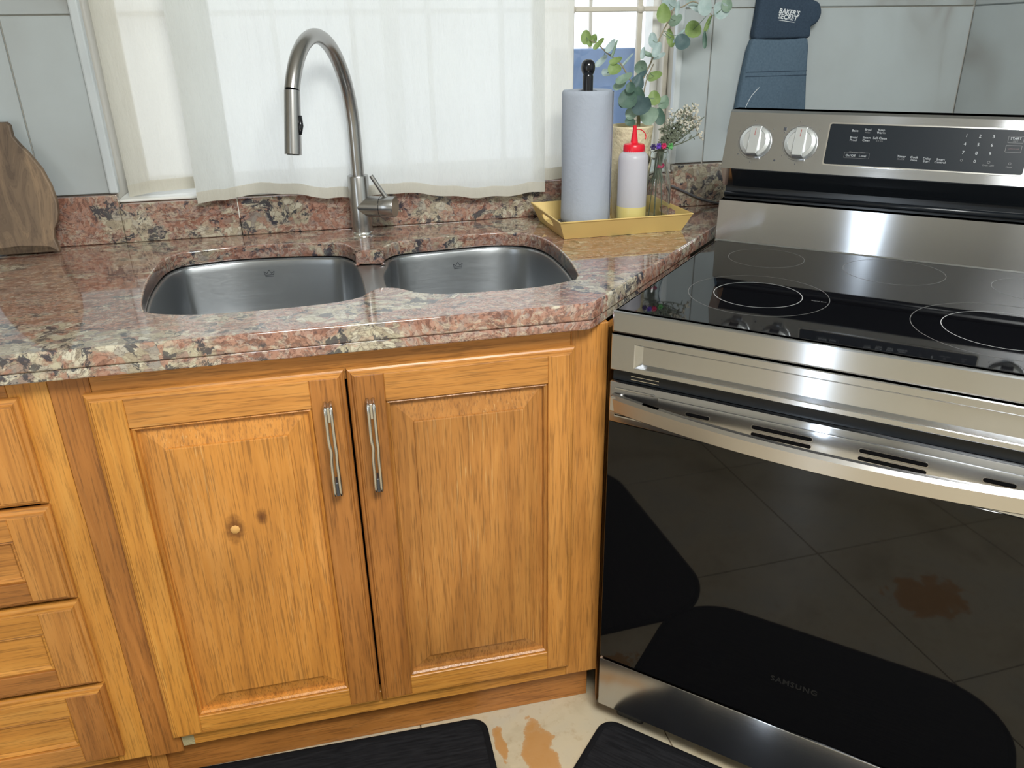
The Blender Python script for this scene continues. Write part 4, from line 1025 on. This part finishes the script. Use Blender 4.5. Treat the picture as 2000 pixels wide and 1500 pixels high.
# ================================================================ OVEN MITT
mt = empty('oven_mitt', (.645, .66, 1.10), 'navy quilted oven mitt hanging on the tiled wall behind the range', 'oven mitt')
ML = Vector(mt.location)
def mitt_piece(name, outline, mat, y0=.648, y1=.676, bev=.007):
    pts = smooth_closed([Vector((a, b, 0)) for a, b in outline], 3)
    mb = MB().prism([(p.x, p.y) for p in pts], lambda a, b, d: (a-ML.x, d-ML.y, b-ML.z), y0, y1)
    mb.bevel_all(bev, 3, 50); return mb.build(name, mat, mt, True, 60)
top_o = [(.5805, 1.317), (.583, 1.36), (.586, 1.401), (.590, 1.45), (.605, 1.490), (.645, 1.505), (.683, 1.490), (.697, 1.450), (.701, 1.413), (.712, 1.403), (.728, 1.400), (.744, 1.392), (.7515, 1.372), (.746, 1.354), (.735, 1.345), (.728, 1.341), (.7285, 1.334), (.7255, 1.317), (.69, 1.3165), (.65, 1.316), (.61, 1.3165)]
low_o = [(.578, 1.314), (.563, 1.239), (.553, 1.154), (.546, 1.10), (.60, 1.10), (.65, 1.10), (.70, 1.10), (.747, 1.10), (.743, 1.148), (.733, 1.24), (.725, 1.314), (.69, 1.316), (.65, 1.315), (.61, 1.316)]
mitt_piece('hand_section', top_o, M['mitt_top'])
mitt_piece('cuff', low_o, M['mitt_low'], .6495, .676)
for zz in (1.243, 1.233): MB().tube([(.566-ML.x, .6492-ML.y, zz-ML.z), (.731-ML.x, .6492-ML.y, zz-ML.z)], .0008, 6).build('stitch', M['mitt_top'], mt)
MB().tube(smooth_open([(.572-ML.x, .6492-ML.y, .055), (.585-ML.x, .6490-ML.y, .085), (.606-ML.x, .6492-ML.y, .108)], 5), .0007, 6).build('stitch', M['mitt_text'], mt)
MB().tube(smooth_open([(.645-ML.x, .664-ML.y, .400), (.636-ML.x, .664-ML.y, .425), (.645-ML.x, .664-ML.y, .440), (.654-ML.x, .664-ML.y, .425), (.645-ML.x, .664-ML.y, .400)], 5), .002, 6).build('loop', M['mitt_top'], mt, True)
def mtext(body, cx, cz, size, rot, bold=.0004):
    me = text_mesh(body, size, bold=bold, space=1.02, shear=.1)
    for v_ in me.vertices:
        x_ = v_.co.x*math.cos(rot)-v_.co.y*math.sin(rot); y_ = v_.co.x*math.sin(rot)+v_.co.y*math.cos(rot)
        v_.co = Vector((cx+x_-ML.x, .6477-v_.co.z-ML.y, cz+y_-ML.z))
    link('lettering', me, M['mitt_text'], mt)
mtext("BAKER'S", .6635, 1.3735, .0150, -.13); mtext('SECRET', .6605, 1.3625, .0150, -.13)
mb = MB(); mb.prism([(-.021, -.0006), (.021, -.0006), (.021, .0006), (-.021, .0006)], lambda a, b, d: (.659+a*math.cos(-.13)-b*math.sin(-.13)-ML.x, d-ML.y, 1.3545+a*math.sin(-.13)+b*math.cos(-.13)-ML.z), .6474, .6482); mb.build('underline', M['mitt_text'], mt)
hk = MB().tube(smooth_open([(.645, .678, 1.545), (.645, .664, 1.545), (.645, .660, 1.539), (.645, .664, 1.5335), (.645, .668, 1.537)], 5), .0018, 8).build('wall_hook', M['white_paint'], None, True)
tag(hk, 'small white wall hook that carries the oven mitt', 'hook')

# ================================================================ CORD, MATS, ADDED CEILING LIGHT
cd = MB().tube(smooth_open([(.392, .6515, .981), (.422, .6530, .968), (.475, .6530, .944), (.53, .6525, .9295), (.60, .640, .9283), (.612, .652, .9283)], 6), .0028, 8).build('power_cord', M['cord'], None, True)
tag(cd, 'thin grey cord running along the backsplash behind the range', 'cord')
def mat_obj(name, loc, rz, L, Wd, rad, label):
    """D-shaped mat: near corners widely rounded, far corners tight"""
    e = empty(name, loc, label, 'mat', None, rz)
    def outline(ins):
        pts = []; h, k = L/2-ins, Wd/2-ins
        for cu, cs, a0, r in ((1, 1, 0, .035), (-1, 1, PI/2, .035), (-1, -1, PI, rad), (1, -1, 1.5*PI, rad)):
            r = r-ins
            for i in range(13): a = a0+PI/2*i/12; pts.append((cu*(h-r)+r*math.cos(a), cs*(k-r)+r*math.sin(a)))
        return pts
    mb = MB(); mb.rings([[(p[0], p[1], .0004) for p in outline(.012)], [(p[0], p[1], .0066) for p in outline(.012)], [(p[0], p[1], .0075) for p in outline(.014)]]); mb.build('pile', M['mat'], e)
    mb = MB(); mb.rings([[(p[0], p[1], .0004) for p in outline(.0125)], [(p[0], p[1], .0004) for p in outline(.0)], [(p[0], p[1], .0058) for p in outline(.0)], [(p[0], p[1], .0080) for p in outline(.003)], [(p[0], p[1], .0082) for p in outline(.009)], [(p[0], p[1], .0066) for p in outline(.0125)]], True, False, False); mb.build('binding', M['mat_edge'], e, True, 50)
    return e
mat_obj('floor_mat', (-.632, -.226, 0), math.radians(-1.0), .77, .490, .155, 'black ribbed floor mat lying in front of the sink cabinet')
mv = Vector((-.0122, -.0469, 0))+Vector(SDV)*.388+Vector((-math.sin(SA), math.cos(SA), 0))*(-.236)
mat_obj('floor_mat', mv, SA, .75, .490, .155, 'black ribbed floor mat lying in front of the range')
lp = empty('added_ceiling_panel', (-.05, -1.60, ZC), 'added square white light panel on the unseen kitchen ceiling', 'lamp')  # invented fitting around the added overhead light
MB().box(-.42, .42, -.42, .42, -.045, -.0005, .004).build('housing', M['white_paint'], lp)
MB().box(-.40, .40, -.40, .40, -.052, -.0455, .002).build('diffuser', M['added_panel_glow'], lp)
